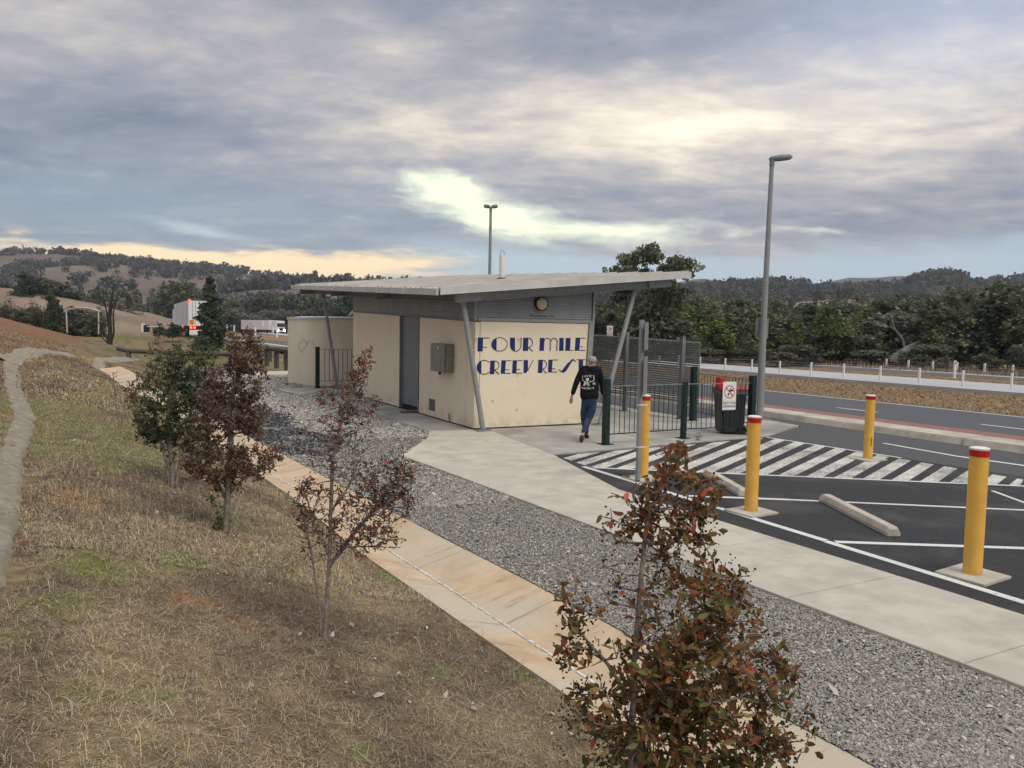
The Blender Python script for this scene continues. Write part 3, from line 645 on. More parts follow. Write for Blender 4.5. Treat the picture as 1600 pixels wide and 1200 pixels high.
# roof: steel sheets running down the fall, each with raised ribs
Y0, Y1, X0, X1 = 15.0, 29.4, 6.15, 12.8
n = 14; dy = (Y1-Y0)/n
for i in range(n):
    a, b = Y0+i*dy, Y0+(i+1)*dy; mb = MB()
    def pt(x, y, dz): return (x, y, roofz(x, y)+dz)
    prof = [(0.0, 0), (.02, .055), (.05, .055), (.07, 0), (.34, 0), (.355, .03), (.375, .03), (.39, 0), (.66, 0), (.675, .03), (.695, .03), (.71, 0), (.998, 0)]
    vs = []; fs = []
    for x in (X0-.03, X1):
        vs += [pt(x, a+t*dy, .06+z) for t, z in prof]
    k = len(prof)
    for j in range(k-1): fs.append((j, j+1, k+j+1, k+j))
    nb = 2*k; vs += [pt(X0-.03, a, .035), pt(X0-.03, b-.002, .035), pt(X1, b-.002, .035), pt(X1, a, .035)]
    fs += [(nb, nb+1, nb+2, nb+3), tuple(range(k))+(nb+1, nb), tuple(range(k, 2*k))+(nb+2, nb+3), (0, k, nb+3, nb), (k-1, 2*k-1, nb+2, nb+1)]
    mb.add(vs, fs); mb.build('roof_sheet', M['roof'], B)
mb = MB(); mb.hexa([(X0-.02, Y0-.05, roofz(X0, Y0)-.07), (X1+.02, Y0-.05, roofz(X1, Y0)-.07), (X1+.02, Y0-.01, roofz(X1, Y0)-.07), (X0-.02, Y0-.01, roofz(X0, Y0)-.07),
                    (X0-.02, Y0-.05, roofz(X0, Y0)+.085), (X1+.02, Y0-.05, roofz(X1, Y0)+.085), (X1+.02, Y0-.01, roofz(X1, Y0)+.085), (X0-.02, Y0-.01, roofz(X0, Y0)+.085)]); mb.build('fascia', M['fascia'], B)
mb = MB(); mb.bar((X1+.02, Y0-.01, roofz(X1, Y0)-.01), (X1+.02, Y1, roofz(X1, Y1)-.01), .03, .13); mb.build('fascia', M['fascia'], B)
for i in range(7):
    a = Y0+.02+i*(Y1-Y0)/7; b = a+(Y1-Y0)/7-.015
    mb = MB(); mb.bar((X0-.06, a, roofz(X0, a)-.015), (X0-.06, b, roofz(X0, b)-.015), .05, .13); mb.bar((X0-.095, b-.05, roofz(X0, b)-.01), (X0-.095, b+.0, roofz(X0, b)-.01), .02, .15); mb.build('gutter_piece', M['fascia'], B)
def beam(p, q, w, hh, m='galv', name='beam'):
    mb = MB(); mb.bar(p, q, w*.25, hh-.03); p, q = Vector(p), Vector(q); u = Vector((0, 0, hh/2-.008)); mb.bar(p+u, q+u, w, .016); mb.bar(p-u, q-u, w, .016); return mb.build(name, M[m], B)
beam((7.2, 15.3, roofz(7.2, 15.3)-.17), (11.75, 15.3, roofz(11.75, 15.3)-.17), .10, .20)
beam((6.72, 15.5, roofz(6.7, 15.5)-.17), (6.72, 29.2, roofz(6.7, 29.2)-.17), .12, .20, 'galv_dull')
beam((11.9, 15.5, roofz(11.9, 15.5)-.17), (11.9, 29.2, roofz(11.9, 29.2)-.17), .12, .20)
for yb in (20.0, 24.6, 29.0): beam((6.3, yb, roofz(6.3, yb)-.18), (12.5, yb, roofz(12.5, yb)-.18), .1, .2)
for xb in np.arange(6.5, 12.8, .78): beam((xb, 15.05, roofz(xb, 15.05)-.02), (xb, 29.3, roofz(xb, 29.3)-.02), .06, .08, 'galv_dull', 'purlin')
for (xa, xb_) in ((6.62, 7.2), (11.75, 12.42)):
    mb = MB(); mb.bar((xa, 15.3, roofz(xa, 15.3)-.15), (xb_, 15.3, roofz(xb_, 15.3)-.15), .16, .24); mb.build('beam_end', M['galv'], B)
def strut(base, top, r=.06):
    base, top = Vector(base), Vector(top); d = (top-base).normalized(); mb = MB()
    mb.tube([base+Vector((0, 0, .03)), base+d*.12, top-d*.16, top-d*.06], [r, r, r, r*.55], 14); s_ = mb.build('strut', M['galv'], B, smooth=True)
    mb = MB(); mb.box((base.x, base.y, .012), (.34, .24, .024)); mb.box((base.x+.13, base.y, .035), (.03, .03, .03)); mb.box((base.x-.13, base.y, .035), (.03, .03, .03)); mb.build('base_plate', M['galv_dull'], s_)
    mb = MB(); mb.plate([top-d*.16+Vector((-.03, -.01, 0)), top-d*.16+Vector((.03, -.01, 0)), top+Vector((.10, -.01, .04)), top+Vector((-.10, -.01, .04))], (0, .02, 0)); mb.build('cleat', M['galv'], s_)
strut((7.36, 15.36, 0), (6.83, 15.36, 2.84)); strut((10.52, 15.42, 0), (11.46, 15.4, 3.36))
strut((7.36, 27.7, 0), (6.84, 27.7, 3.40)); strut((10.6, 27.7, 0), (11.5, 27.7, 3.95))
# round bulkhead lamp, box, vent grille, flue
def disc(mb, c, r, nrm, th, n=28):
    c, nrm = Vector(c), Vector(nrm).normalized(); a = nrm.cross(Vector((0, 0, 1))).normalized(); b = a.cross(nrm)
    mb.plate([c+(a*math.cos(2*math.pi*k/n)+b*math.sin(2*math.pi*k/n))*r for k in range(n)], nrm*th)
lc = onY(845, 474.5, 15.56); lc.z = min(lc.z, 2.90)
mb = MB(); disc(mb, lc, .165, (0, -1, 0), .06); lamp = mb.build('wall_lamp', M['dark'], B)
mb = MB(); c = lc+Vector((0, -.061, 0)); rings = [(.142, 0), (.13, .02), (.09, .035), (.04, .042)]; vs = []; fs = []
for r_, o_ in rings: vs += [(c.x+r_*math.cos(2*math.pi*k/28), c.y-o_, c.z+r_*math.sin(2*math.pi*k/28)) for k in range(28)]
for j in range(3): fs += [(j*28+k, j*28+(k+1) % 28, (j+1)*28+(k+1) % 28, (j+1)*28+k) for k in range(28)]
fs.append(tuple(range(84, 112))); mb.add(vs, fs); mb.build('lamp_lens', M['lens'], lamp, smooth=True)
mb = MB(); mb.box((WX-.11, 17.24, 1.56), (.21, .96, .68)); bx = mb.build('wall_box', M['box'], B, bevel=.012)
mb = MB(); mb.box((WX-.225, 17.24, 1.56), (.012, .90, .64)); mb.build('box_door', M['box'], bx, bevel=.004)
mb = MB(); mb.box((WX-.238, 17.2, 1.80), (.008, .05, .07)); mb.build('box_label', M['white'], bx)
mb = MB(); mb.tube([(WX-.1, 17.4, 1.22), (WX-.1, 17.4, 1.14)], .03, 10); mb.build('outlet_pipe', M['dark'], bx)
vg = MB(); vg.box((WX-.008, 18.12, .33), (.016, .38, .30)); v_ = vg.build('vent_grille', M['galv_dull'], B)
mb = MB()
for r_ in range(5):
    for c_ in range(6): mb.box((WX-.018, 17.97+c_*.06, .225+r_*.053), (.006, .028, .028))
mb.build('vent_holes', M['dark'], v_)['kind'] = 'stuff'
mb = MB(); mb.tube([(WX-.02, 16.95, .06), (WX-.04, 16.95, .20), (WX-.005, 16.95, .22)], .012, 8); mb.build('tap', M['bark_dark'], B)
mb = MB(); p = onY(784, 443, 19.0); q = onY(787, 399, 19.0); zr = roofz(p.x, 19)
mb.tube([(p.x, 19, zr+.02), (p.x, 19, q.z)], .075, 16); fl = mb.build('flue_pipe', M['pvc'], B, smooth=True)
mb = MB(); mb.tube([(p.x, 19, zr+.05), (p.x, 19, zr+.12)], [.2, .09], 16); mb.build('flue_boot', M['dark'], fl)
mb = MB(); mb.tube([(p.x-.06, 19, q.z-.05), (p.x-.06, 19, q.z+.08), (p.x-.03, 19, q.z+.12), (p.x+.03, 19, q.z+.12), (p.x+.06, 19, q.z+.08), (p.x+.06, 19, q.z-.05)], .01, 6); mb.build('flue_hoop', M['galv'], fl)
# painted lettering
LZ = 7.619
def lw(u, v, dy_=0.0): return onY(725+u/LZ, 505+v/LZ, WY+.0035-dy_)
def letter(shapes):
    mb = MB()
    for k, poly in enumerate(shapes):
        a = sum(poly[i-1][0]*poly[i][1]-poly[i][0]*poly[i-1][1] for i in range(len(poly)))
        P_ = [lw(u, v, .0004*k) for u, v in poly]; P_ = P_ if a > 0 else P_[::-1]
        mb.plate(P_, (0, -.002, 0))
    mb.build('letter', M['blue'], B)
def arc(cx, cy, rx, ry, a0, a1, w=7, n=20):
    o = [(cx+rx*math.cos(math.radians(a0+(a1-a0)*i/n)), cy-ry*math.sin(math.radians(a0+(a1-a0)*i/n))) for i in range(n+1)]
    i_ = [(cx+(rx-w)*math.cos(math.radians(a0+(a1-a0)*i/n)), cy-(ry-w)*math.sin(math.radians(a0+(a1-a0)*i/n))) for i in range(n+1)]
    return [[o[i], o[i+1], i_[i+1], i_[i]] for i in range(n)]
def seg(cx, cy, rx, ry, u, n=24):   # part of an ellipse left of u
    t = math.degrees(math.acos(max(-1, min(1, (u-cx)/rx))))
    return [(cx+rx*math.cos(math.radians(t+(360-2*t)*i/n)), cy-ry*math.sin(math.radians(t+(360-2*t)*i/n))) for i in range(n+1)]
def ln(x0, y0, x1, y1, w=8):
    d = Vector((x1-x0, y1-y0)).normalized(); a, b = -d.y*w/2, d.x*w/2; return [(x0+a, y0+b), (x1+a, y1+b), (x1-a, y1-b), (x0-a, y0-b)]
def st(x0, x1, y0, x2, x3, y1): return [(x0, y0), (x1, y0), (x3, y1), (x2, y1)]
letter([st(165, 228, 170, 160, 222, 335), ln(165, 176, 305, 176, 10), ln(220, 286, 268, 286, 9)])
letter([seg(423, 251, 97, 83, 388)]+arc(423, 251, 97, 83, 0, 360, 7, 36))
letter([[(547, 172), (607, 172), (607, 338), (590, 333), (568, 316), (554, 292), (547, 260)]]+arc(615, 255, 68, 84, 180, 360, 8)+[ln(681, 170, 680, 258, 8)])
letter([st(705, 765, 172, 700, 762, 330)]+arc(765, 232, 55, 60, -90, 90, 8)+[ln(760, 282, 820, 334, 9)])
letter([st(903, 957, 175, 897, 952, 328)]+arc(993, 220, 42, 46, 0, 180, 8)+arc(1073, 220, 42, 46, 0, 180, 8)+[ln(1031, 218, 1028, 328, 8), ln(1111, 218, 1106, 328, 8)])
letter([st(1135, 1187, 175, 1132, 1185, 328)])
letter([st(1212, 1270, 175, 1205, 1262, 328), ln(1205, 324, 1300, 324, 8)])
letter([st(1328, 1385, 175, 1318, 1372, 328), ln(1328, 177, 1447, 178, 9), ln(1375, 280, 1412, 280, 9), ln(1318, 323, 1442, 323, 9)])
letter([seg(240, 524, 88, 86, 207)]+arc(240, 524, 88, 86, 42, 318, 8, 30))
letter([st(313, 368, 445, 305, 360, 607)]+arc(370, 500, 50, 56, -90, 90, 8)+[ln(360, 552, 420, 608, 9)])
letter([st(445, 500, 443, 437, 487, 600), ln(445, 446, 565, 446, 9), ln(487, 553, 530, 553, 9), ln(437, 597, 555, 597, 9)])
letter([st(580, 632, 443, 572, 622, 597), ln(580, 446, 695, 445, 9), ln(622, 551, 665, 551, 9), ln(572, 593, 692, 593, 9)])
letter([[(710, 438), (762, 438), (762, 545), (745, 592), (708, 592)], ln(825, 437, 757, 568, 8)])
letter([st(885, 940, 435, 878, 930, 592)]+arc(940, 490, 46, 55, -90, 90, 8)+[ln(932, 543, 983, 597, 9)])
letter([st(1005, 1055, 435, 1000, 1045, 585), ln(1005, 439, 1118, 437, 9), ln(1045, 543, 1088, 543, 9), ln(1000, 581, 1112, 581, 9)])
letter([[(1192, 588), (1222, 562), (1190, 528), (1160, 572), (1172, 586)], [(1222, 562), (1264, 490), (1238, 470), (1190, 528)], [(1264, 490), (1298, 442), (1282, 428), (1255, 464), (1238, 470)], [(1298, 442), (1330, 460), (1335, 452), (1305, 428), (1282, 428)], [(1172, 586), (1160, 572), (1135, 548), (1127, 553), (1148, 580)]])
letter([st(1365, 1418, 432, 1365, 1418, 590), ln(1342, 435, 1442, 434, 10)])
for (u, v) in [(140, 195), (652, 198), (638, 617), (628, 1032), (340, 930)]:
    c = lw(u, v); mb = MB(); mb.tube([(c.x+.028*math.cos(k*.5236), c.y-.003, c.z+.028*math.sin(k*.5236)) for k in range(13)], .004, 5, False); mb.build('wall_plug', M['kerb'], B)
# scrawl under the lamp
mb = MB(); pts = [(828, 492), (831, 491), (829, 494), (833, 493), (836, 494), (839, 492.5), (841, 494.5), (845, 492.5), (849, 494.5), (852, 491.5), (852, 496), (855, 494), (857, 493), (860, 494), (863, 493), (865, 495)]
mb.tube([tuple(onY(x, y_+.2, WY-.02)) for x, y_ in pts], .006, 5); mb.build('graffiti_scrawl', M['dark'], B)
# stone doorstop on the path
mb = MB(); c = G(641, 645); V_ = []
mb.prism([(c.x-.32, c.y+.02), (c.x-.05, c.y-.09), (c.x+.3, c.y-.1), (c.x+.28, c.y+.1), (c.x, c.y+.07)], .0, .07)
o = mb.build('door_stone', M['bark'], None, bevel=.02); tag(o, 'flat brown stone lying on the path before the grey steel door', 'stone')

# ------------------------------------------------------------------ water tank, bird
tc_ = at(556, 600, 32.4); tx, ty = tc_.x, tc_.y
T = empty('water_tank', (tx, ty, 0), 'round cream rendered water tank with flat lid beyond the building', 'tank')
mb = MB(); mb.tube([(tx, ty, -.05), (tx, ty, 2.52)], 2.75, 72); mb.build('tank_wall', M['tank'], T, smooth=True)
mb = MB(); mb.tube([(tx, ty, 2.52), (tx, ty, 2.61), (tx, ty, 2.66)], [2.79, 2.79, 2.2], 72); mb.build('tank_lid', M['fascia'], T, smooth=True)
mb = MB()
for pts in ([(470, 550), (467, 543), (468, 535), (473, 531), (478, 533), (479, 540), (475, 545), (472, 545), (473, 551)], [(479, 538), (483, 532), (489, 533), (491, 540)], [(508, 543), (512, 538), (518, 540), (523, 542)]):
    q = []
    for x, y_ in pts:
        d_ = ray(x, y_); a_ = d_.x**2+d_.y**2; b_ = -2*(d_.x*tx+d_.y*ty); c_ = tx*tx+ty*ty-2.756**2; t_ = (-b_-math.sqrt(b_*b_-4*a_*c_))/(2*a_); q.append(tuple(CC+d_*t_))
    mb = MB(); mb.tube(q, .007, 5); mb.build('graffiti_scrawl', M['scrawl'], T)
bp = at(549, 494.5, 30.2); bird = empty('bird', bp, 'small white bird perched on the rim of the round cream tank', 'bird')
mb = MB(); u_, v_ = CR*(30/F), Vector((0, 0, 30/F))
mb.tube([bp+u_*-5+v_*1.5, bp+u_*-2+v_*3, bp+u_*.5+v_*5, bp+u_*2+v_*7.5], [.012, .035, .06, .035], 10); mb.tube([bp+u_*1.8+v_*7, bp+u_*2.3+v_*8.6, bp+u_*3.0+v_*9], [.035, .042, .012], 10); mb.build('bird_body', M['white'], bird, smooth=True)
mb = MB(); mb.tube([bp+u_*.2+v_*.2, bp+u_*.5+v_*4], .008, 5); mb.build('leg', M['dark'], bird)

# ------------------------------------------------------------------ fences
def lerp2(a, b, t): return (a[0]+(b[0]-a[0])*t, a[1]+(b[1]-a[1])*t)
def post(p, hgt, w, parent, m='green', base=True):
    mb = MB(); mb.box((p[0], p[1], hgt/2), (w, w, hgt)); mb.box((p[0], p[1], hgt+.008), (w+.01, w+.01, .016))
    o = mb.build('post', M[m], parent, bevel=.004)
    if base:
        mb = MB(); mb.box((p[0], p[1], .008), (w+.12, w+.12, .016)); mb.build('base_plate', M[m], o)
    return o
def barpanel(p, q, z0, z1, pitch, parent, rb=.0075, rail=.018, m='green'):
    L_ = math.hypot(q[0]-p[0], q[1]-p[1]); n = max(2, int(L_/pitch))
    for z in (z0, z1):
        mb = MB(); mb.bar((p[0], p[1], z), (q[0], q[1], z), .03, rail); mb.build('rail', M['galv_dull'] if z == z1 else M[m], parent)
    src = None
    for i in range(1, n):
        x, y_ = lerp2(p, q, i/n)
        if src is None:
            mb = MB(); mb.tube([(0, 0, z0+.01), (0, 0, z1-.01)], rb, 6); o0 = origin(parent); src = bpy.data.meshes.new('bar')
            src.from_pydata([(v[0], v[1], v[2]) for v in mb.v], [], mb.f); src.materials.append(M[m])
        o = bpy.data.objects.new('bar', src); COL.objects.link(o); o.parent = parent; o0 = origin(parent); o.location = (x-o0.x, y_-o0.y, -o0.z)
g1, g2, g3, gbk = (8.79, 12.66), (10.90, 12.80), (12.76, 12.70), (13.42, 15.42)
FN = empty('pool_fence', (g2[0], g2[1], 0), 'waist high dark green bar fence at the edge of the striped paving', 'fence')
post(g1, 1.30, .12, FN); post(g2, 1.20, .10, FN); post(g3, 1.32, .13, FN)
barpanel(lerp2(g1, g2, .04), lerp2(g1, g2, .97), .20, 1.17, .128, FN); barpanel(lerp2(g2, g3, .04), lerp2(g2, g3, .96), .20, 1.17, .128, FN)
FB = empty('pool_fence', (gbk[0], gbk[1], 0), 'short dark green bar fence running back behind the red lidded bin', 'fence')
post(gbk, 1.38, .13, FB); barpanel(lerp2(g3, gbk, .05), lerp2(g3, gbk, .95), .25, 1.24, .14, FB)
fl0 = G(496, 606.5); FL_ = empty('pool_fence', (fl0.x, fl0.y, 0), 'dark green bar fence between the round tank and the far end of the building', 'fence')
post((fl0.x, fl0.y), 1.50, .14, FL_); barpanel((fl0.x+.1, fl0.y), (fl0.x+2.6, fl0.y-.1), .26, 1.42, .165, FL_, rb=.011)
# slatted screen
SC = empty('slatted_screen', (13.2, 17.3, 0), 'tall grey slatted privacy screen on steel posts behind the green fence', 'screen')
SP = [(13.42, 15.28), (13.34, 15.80), (13.10, 17.95), (12.98, 19.6), (12.80, 22.0)]
for p, hh in zip(SP[1:], (2.16, 2.25, 2.32, 2.36)): post(p, hh, .11, SC, 'galv_dull')
for k in range(27):
    z = .42+k*.0605
    for a, b in zip(SP[:-1], SP[1:]):
        s0, s1 = 1+.016*(a[1]-15.8), 1+.016*(b[1]-15.8); d_ = Vector((b[0]-a[0], b[1]-a[1], 0)).normalized(); nr = Vector((d_.y, -d_.x, 0))
        mb = MB(); A_ = Vector((a[0], a[1], z*s0+.02))+nr*.075; B_ = Vector((b[0], b[1], z*s1+.02))+nr*.075
        A_ += d_*.01; B_ -= d_*.01; w_ = nr*.03; u2 = Vector((0, 0, .043)); th = nr*.006
        mb.hexa([A_, A_+th, B_+th, B_, A_+w_+u2, A_+w_+u2+th, B_+w_+u2+th, B_+w_+u2]); mb.build('slat', M['galv_dull'], SC)

def text_mesh(txt, size, m, mtx, parent, name='lettering', ext=.0012, align='CENTER'):
    cu = bpy.data.curves.new('lettering', 'FONT'); cu.body = txt; cu.size = size; cu.extrude = ext; cu.align_x = align; cu.align_y = 'CENTER'; cu.resolution_u = 3
    t = bpy.data.objects.new('lettering', cu); COL.objects.link(t); dg = bpy.context.evaluated_depsgraph_get(); dg.update()
    me = bpy.data.meshes.new_from_object(t.evaluated_get(dg)); bpy.data.objects.remove(t); bpy.data.curves.remove(cu)
    me.transform(mtx); o0 = origin(parent); me.transform(Matrix.Translation(-o0)); me.materials.clear(); me.materials.append(m)
    o = bpy.data.objects.new(name, me); COL.objects.link(o); o.parent = parent; return o
def frame(c, right, up):     # local x -> right, y -> up, z -> towards viewer
    r, u = Vector(right).normalized(), Vector(up).normalized(); nrm = r.cross(u)
    return Matrix(((r.x, u.x, nrm.x, c[0]), (r.y, u.y, nrm.y, c[1]), (r.z, u.z, nrm.z, c[2]), (0, 0, 0, 1)))
def lp(mb, mtx, pts, z0, th):
    P_ = [mtx @ Vector((x, y_, z0)) for x, y_ in pts]; mb.plate(P_, (mtx.to_3x3() @ Vector((0, 0, th))))
def sign_board(c, w, hh, right, label, cat='sign', text=True):
    c = Vector(c); s_ = empty('warning_sign', c, label, cat); up = Vector((0, 0, 1)); mt = frame(c, right, up)
    mb = MB(); r_ = .02*w/.37; a, b = w/2, hh/2
    pts = []
    for (sx, sy, a0) in ((1, 1, 0), (-1, 1, 90), (-1, -1, 180), (1, -1, 270)):
        for k in range(4): t = math.radians(a0+k*30); pts.append((sx*(a-r_)+r_*math.cos(t), sy*(b-r_)+r_*math.sin(t)))
    lp(mb, mt, pts, 0, .004); mb.build('sign_plate', M['white'], s_)
    cy, R_ = hh*.14, w*.39; mb = MB()
    for k in range(32):
        t0, t1 = 2*math.pi*k/32, 2*math.pi*(k+1)/32
        lp(mb, mt, [(R_*math.cos(t0), cy+R_*math.sin(t0)), (R_*math.cos(t1), cy+R_*math.sin(t1)), (R_*.86*math.cos(t1), cy+R_*.86*math.sin(t1)), (R_*.86*math.cos(t0), cy+R_*.86*math.sin(t0))], .0045, .001)
    q = R_*.9*.707; e = R_*.06
    lp(mb, mt, [(-q-e, cy+q-e), (-q+e, cy+q+e), (q+e, cy-q+e), (q-e, cy-q-e)], .007, .001); mb.build('prohibition_ring', M['signred'], s_)
    mb = MB()
    for pts in ([(.10, .25), (.10, .02), (.30, .02), (.30, .10), (.52, .10), (.52, .28), (.30, .28), (.30, .36), (.10, .36)], [(-.08, .12), (.12, .12), (.12, .24), (-.08, .24)], [(-.15, .24), (-.02, .24), (-.04, .02), (-.13, .02)], [(.02, .42), (.38, .42), (.38, .48), (.02, .48)], [(.17, .36), (.23, .36), (.23, .42), (.17, .42)],
                [(.55, .02), (.62, .02), (.62, .38), (.55, .38)], [(-.32, -.16), (-.04, -.16), (-.09, -.50), (-.27, -.50)]):
        lp(mb, mt, [(x*R_*1.15, cy+y_*R_*1.15) for x, y_ in pts], .0052, .001)
    mb.build('tap_symbol', M['signblack'], s_)
    if text:
        text_mesh('NOT FOR', w*.215, M['signblack'], mt @ Matrix.Translation((0, -hh*.255, .0055)), s_); text_mesh('DRINKING', w*.20, M['signblack'], mt @ Matrix.Translation((0, -hh*.375, .0055)), s_)
    return s_
c = onY(1139.5, 618.5, 12.64); sign_board(c, .37, .62, (1, -.05, 0), 'white NOT FOR DRINKING sign with red ring hung on the green bar fence')
c = Vector((12.82, 19.35, 0)); c = at(953, 516.5, 23.2); s_ = sign_board(c, .19, .29, (.95, -.3, 0), 'small white prohibition sign standing above the grey slatted screen')
mb = MB(); mb.bar(c+Vector((0, .02, -1.2)), c+Vector((0, .02, .13)), .03, .015); mb.build('sign_stake', M['galv'], s_)

# ------------------------------------------------------------------ bollards
def bollard(p, hh, label, scuff=False, first=None):
    b_ = empty('bollard', (p[0], p[1], -.02), label, 'bollard', 'yellow bollards along the parking bays'); x, y_ = p
    mb = MB(); mb.tube([(x, y_, -.02), (x, y_, hh)], .083, 24); mb.build('bollard_post', M['yellow'], b_, smooth=True)
    mb = MB(); mb.tube([(x, y_, hh-.072), (x, y_, hh-.012)], .0850, 24); mb.build('reflective_band', M['redband'], b_, smooth=True)
    mb = MB(); mb.tube([(x, y_, hh-.005), (x, y_, hh+.008), (x, y_, hh+.016)], [.086, .086, .06], 24); mb.build('cap', M['white'], b_, smooth=True)
    mb = MB(); mb.prism([(x-.27, y_+.20), (x-.24, y_-.26), (x+.26, y_-.22), (x+.25, y_+.25)], -.05, .004); mb.build('concrete_pad', M['concrete'], b_, bevel=.004)
    if scuff:
        mb = MB(); q = Vector((x, y_, 0)); v_ = (CC-q); v_.z = 0; v_.normalize(); r_ = Vector((-v_.y, v_.x, 0))*-1
        pts = [(.050, .42), (.060, .36), (.056, .28), (.044, .22), (.040, .25), (.048, .30), (.046, .37)]
        mb.plate([q+v_*(.0855*math.cos(math.asin(a/.0855)))+r_*a*-1+Vector((0, 0, z)) for a, z in pts], v_*.002); mb.build('scuff_mark', M['rubber'], b_)
bollard((7.33, 9.52), 1.28, 'yellow bollard strapped beside the tall grey sign pole'); bollard((7.25, 7.16), 1.21, 'yellow bollard on a square pad, in front of the lamp post and green fence')
bollard((12.42, 9.42), 1.17, 'yellow bollard with a dark scuff, standing on the white striped paving', True); bollard((7.31, 4.34), 1.21, 'nearest and largest yellow bollard, at the right edge of the footpath')
# sign pole with edge-on plates, strapped beside bollard
SPp = empty('sign_pole', (7.09, 9.33, -.02), 'leaning grey galvanised pole with two sign plates seen edge on, beside a yellow bollard', 'sign pole')
pb, pt_ = Vector((7.09, 9.33, -.02)), at(1003, 500, (Vector((7.09, 9.33, 2))-CC).dot(CF))
mb = MB(); mb.tube([pb, pt_], .038, 14); mb.build('pole', M['galv'], SPp, smooth=True)
vd = Vector((7.09, 9.33, 0)).normalized(); nd = Vector((vd.y, -vd.x, 0)); pd = (vd*math.cos(.12)+nd*math.sin(.12)).normalized()
for ya, yb in ((503, 546), (556, 614)):
    k0 = (ya-500)/252; k1 = (yb-500)/252; a = pt_.lerp(pb, k0)+nd*.075; b = pt_.lerp(pb, k1)+nd*.075; mb = MB()
    mb.hexa([b-pd*.22-nd*.003, b+pd*.22-nd*.003, b+pd*.22+nd*.003, b-pd*.22+nd*.003, a-pd*.22-nd*.003, a+pd*.22-nd*.003, a+pd*.22+nd*.003, a-pd*.22+nd*.003])
    mb.build('sign_plate', M['signback'], SPp)
    for q in (a.lerp(b, .2), a.lerp(b, .8)): mb = MB(); mb.bar(q-nd*.12, q, .05, .03); mb.build('bracket', M['galv'], SPp)
for k in (.52, .78): q = pt_.lerp(pb, k); mb = MB(); mb.tube([q-Vector((0, 0, .008)), q+Vector((0, 0, .008))], .044, 14); mb.bar(q, q+nd*.12, .01, .02); mb.build('strap', M['white'], SPp)
# lamp posts
def lamp_post(base, hh, label, head, plate=False, tilt=0):
    x, y_ = base[0], base[1]; L_ = empty('lamp_post', (x, y_, 0), label, 'lamp post', 'galvanised lamp posts'); t = Vector((x+tilt, y_, hh))
    mb = MB(); mb.tube([(x, y_, -.02), (x, y_, hh*.35)], [.095, .088], 18); mb.tube([(x, y_, hh*.35), t], [.080, .055], 18); p_ = mb.build('pole', M['galv'], L_, smooth=True)
    mb = MB(); mb.box((x, y_, .012), (.38, .38, .025)); mb.build('base_plate', M['galv_dull'], p_)
    d_ = Vector((CR.x, CR.y, 0)).normalized(); mb = MB()
    for (a, b) in head:
        A_ = t+d_*a+Vector((0, 0, .06)); B_ = t+d_*b+Vector((0, 0, .06+(.07 if len(head) == 1 else .03)))
        mb.tube([A_-d_*.0, A_.lerp(B_, .12), A_.lerp(B_, .5), A_.lerp(B_, .88), B_], [.03, .07, .085, .075, .03], 14)
    lum = mb.build('luminaire', M['galv_dull'], L_, smooth=True)
    mb = MB(); mb.tube([t-Vector((0, 0, .12)), t+Vector((0, 0, .05))], .065, 14); mb.build('collar', M['galv_dull'], L_)
    if plate:
        q = Vector((x, y_, 2.42)); v_ = Vector((CF.x, CF.y, 0)).normalized(); c = q+v_*.11; mb = MB()
        mb.plate([c-d_*.17+Vector((0, 0, -.26)), c+d_*.17+Vector((0, 0, -.26)), c+d_*.17+Vector((0, 0, .26)), c-d_*.17+Vector((0, 0, .26))], v_*.004); mb.build('sign_plate', M['signback'], L_)
lamp_post((15.37, 15.0), 6.78, 'tall galvanised lamp post standing beside the striped paving, with grey sign plate', [(-.08, .52)], True, .07)
lamp_post((14.57, 30.0), 7.45, 'distant lamp post with twin heads showing above the metal roof', [(-.02, -.30), (.02, .30)])

# ------------------------------------------------------------------ wheelie bin
bc = Vector((12.50, 13.12, 0)); BN = empty('wheelie_bin', bc, 'dark wheelie bin with a red lid behind the NOT FOR DRINKING sign', 'bin')
rt = Vector((.93, -.37, 0)).normalized(); fw = Vector((-rt.y, rt.x, 0))
def bq(a, b, z): return bc+rt*a+fw*b+Vector((0, 0, z))
mb = MB(); mb.hexa([bq(-.24, -.24, .03), bq(.24, -.24, .03), bq(.24, .24, .03), bq(-.24, .24, .03), bq(-.29, -.28, .93), bq(.29, -.28, .93), bq(.29, .28, .93), bq(-.29, .28, .93)]); bo = mb.build('bin_body', M['binblack'], BN, bevel=.03)
for k in range(5):
    t = -.16+.08*k; mb = MB(); mb.bar(bq(t, -.245, .12), bq(t*1.15, -.283, .85), .014, .014, fw); mb.build('rib', M['binblack'], bo)
mb = MB(); mb.hexa([bq(-.31, -.30, .90), bq(.31, -.30, .90), bq(.31, .30, .90), bq(-.31, .30, .90), bq(-.31, -.30, 1.0), bq(.31, -.30, 1.0), bq(.31, .30, 1.0), bq(-.31, .30, 1.0)]); mb.build('rim', M['bingrey'], BN, bevel=.015)
mb = MB(); mb.hexa([bq(-.32, -.31, 1.0), bq(.30, -.31, 1.0), bq(.30, .31, 1.0), bq(-.32, .31, 1.0), bq(-.30, -.28, 1.025), bq(.30, -.28, 1.05), bq(.30, .28, 1.05), bq(-.30, .28, 1.025)]); mb.hexa([bq(-.30, -.1, 1.02), bq(-.16, -.1, 1.02), bq(-.16, .2, 1.02), bq(-.30, .2, 1.02), bq(-.28, -.08, 1.27), bq(-.17, -.08, 1.27), bq(-.17, .18, 1.27), bq(-.28, .18, 1.27)]); mb.build('lid', M['binred'], BN, bevel=.015)
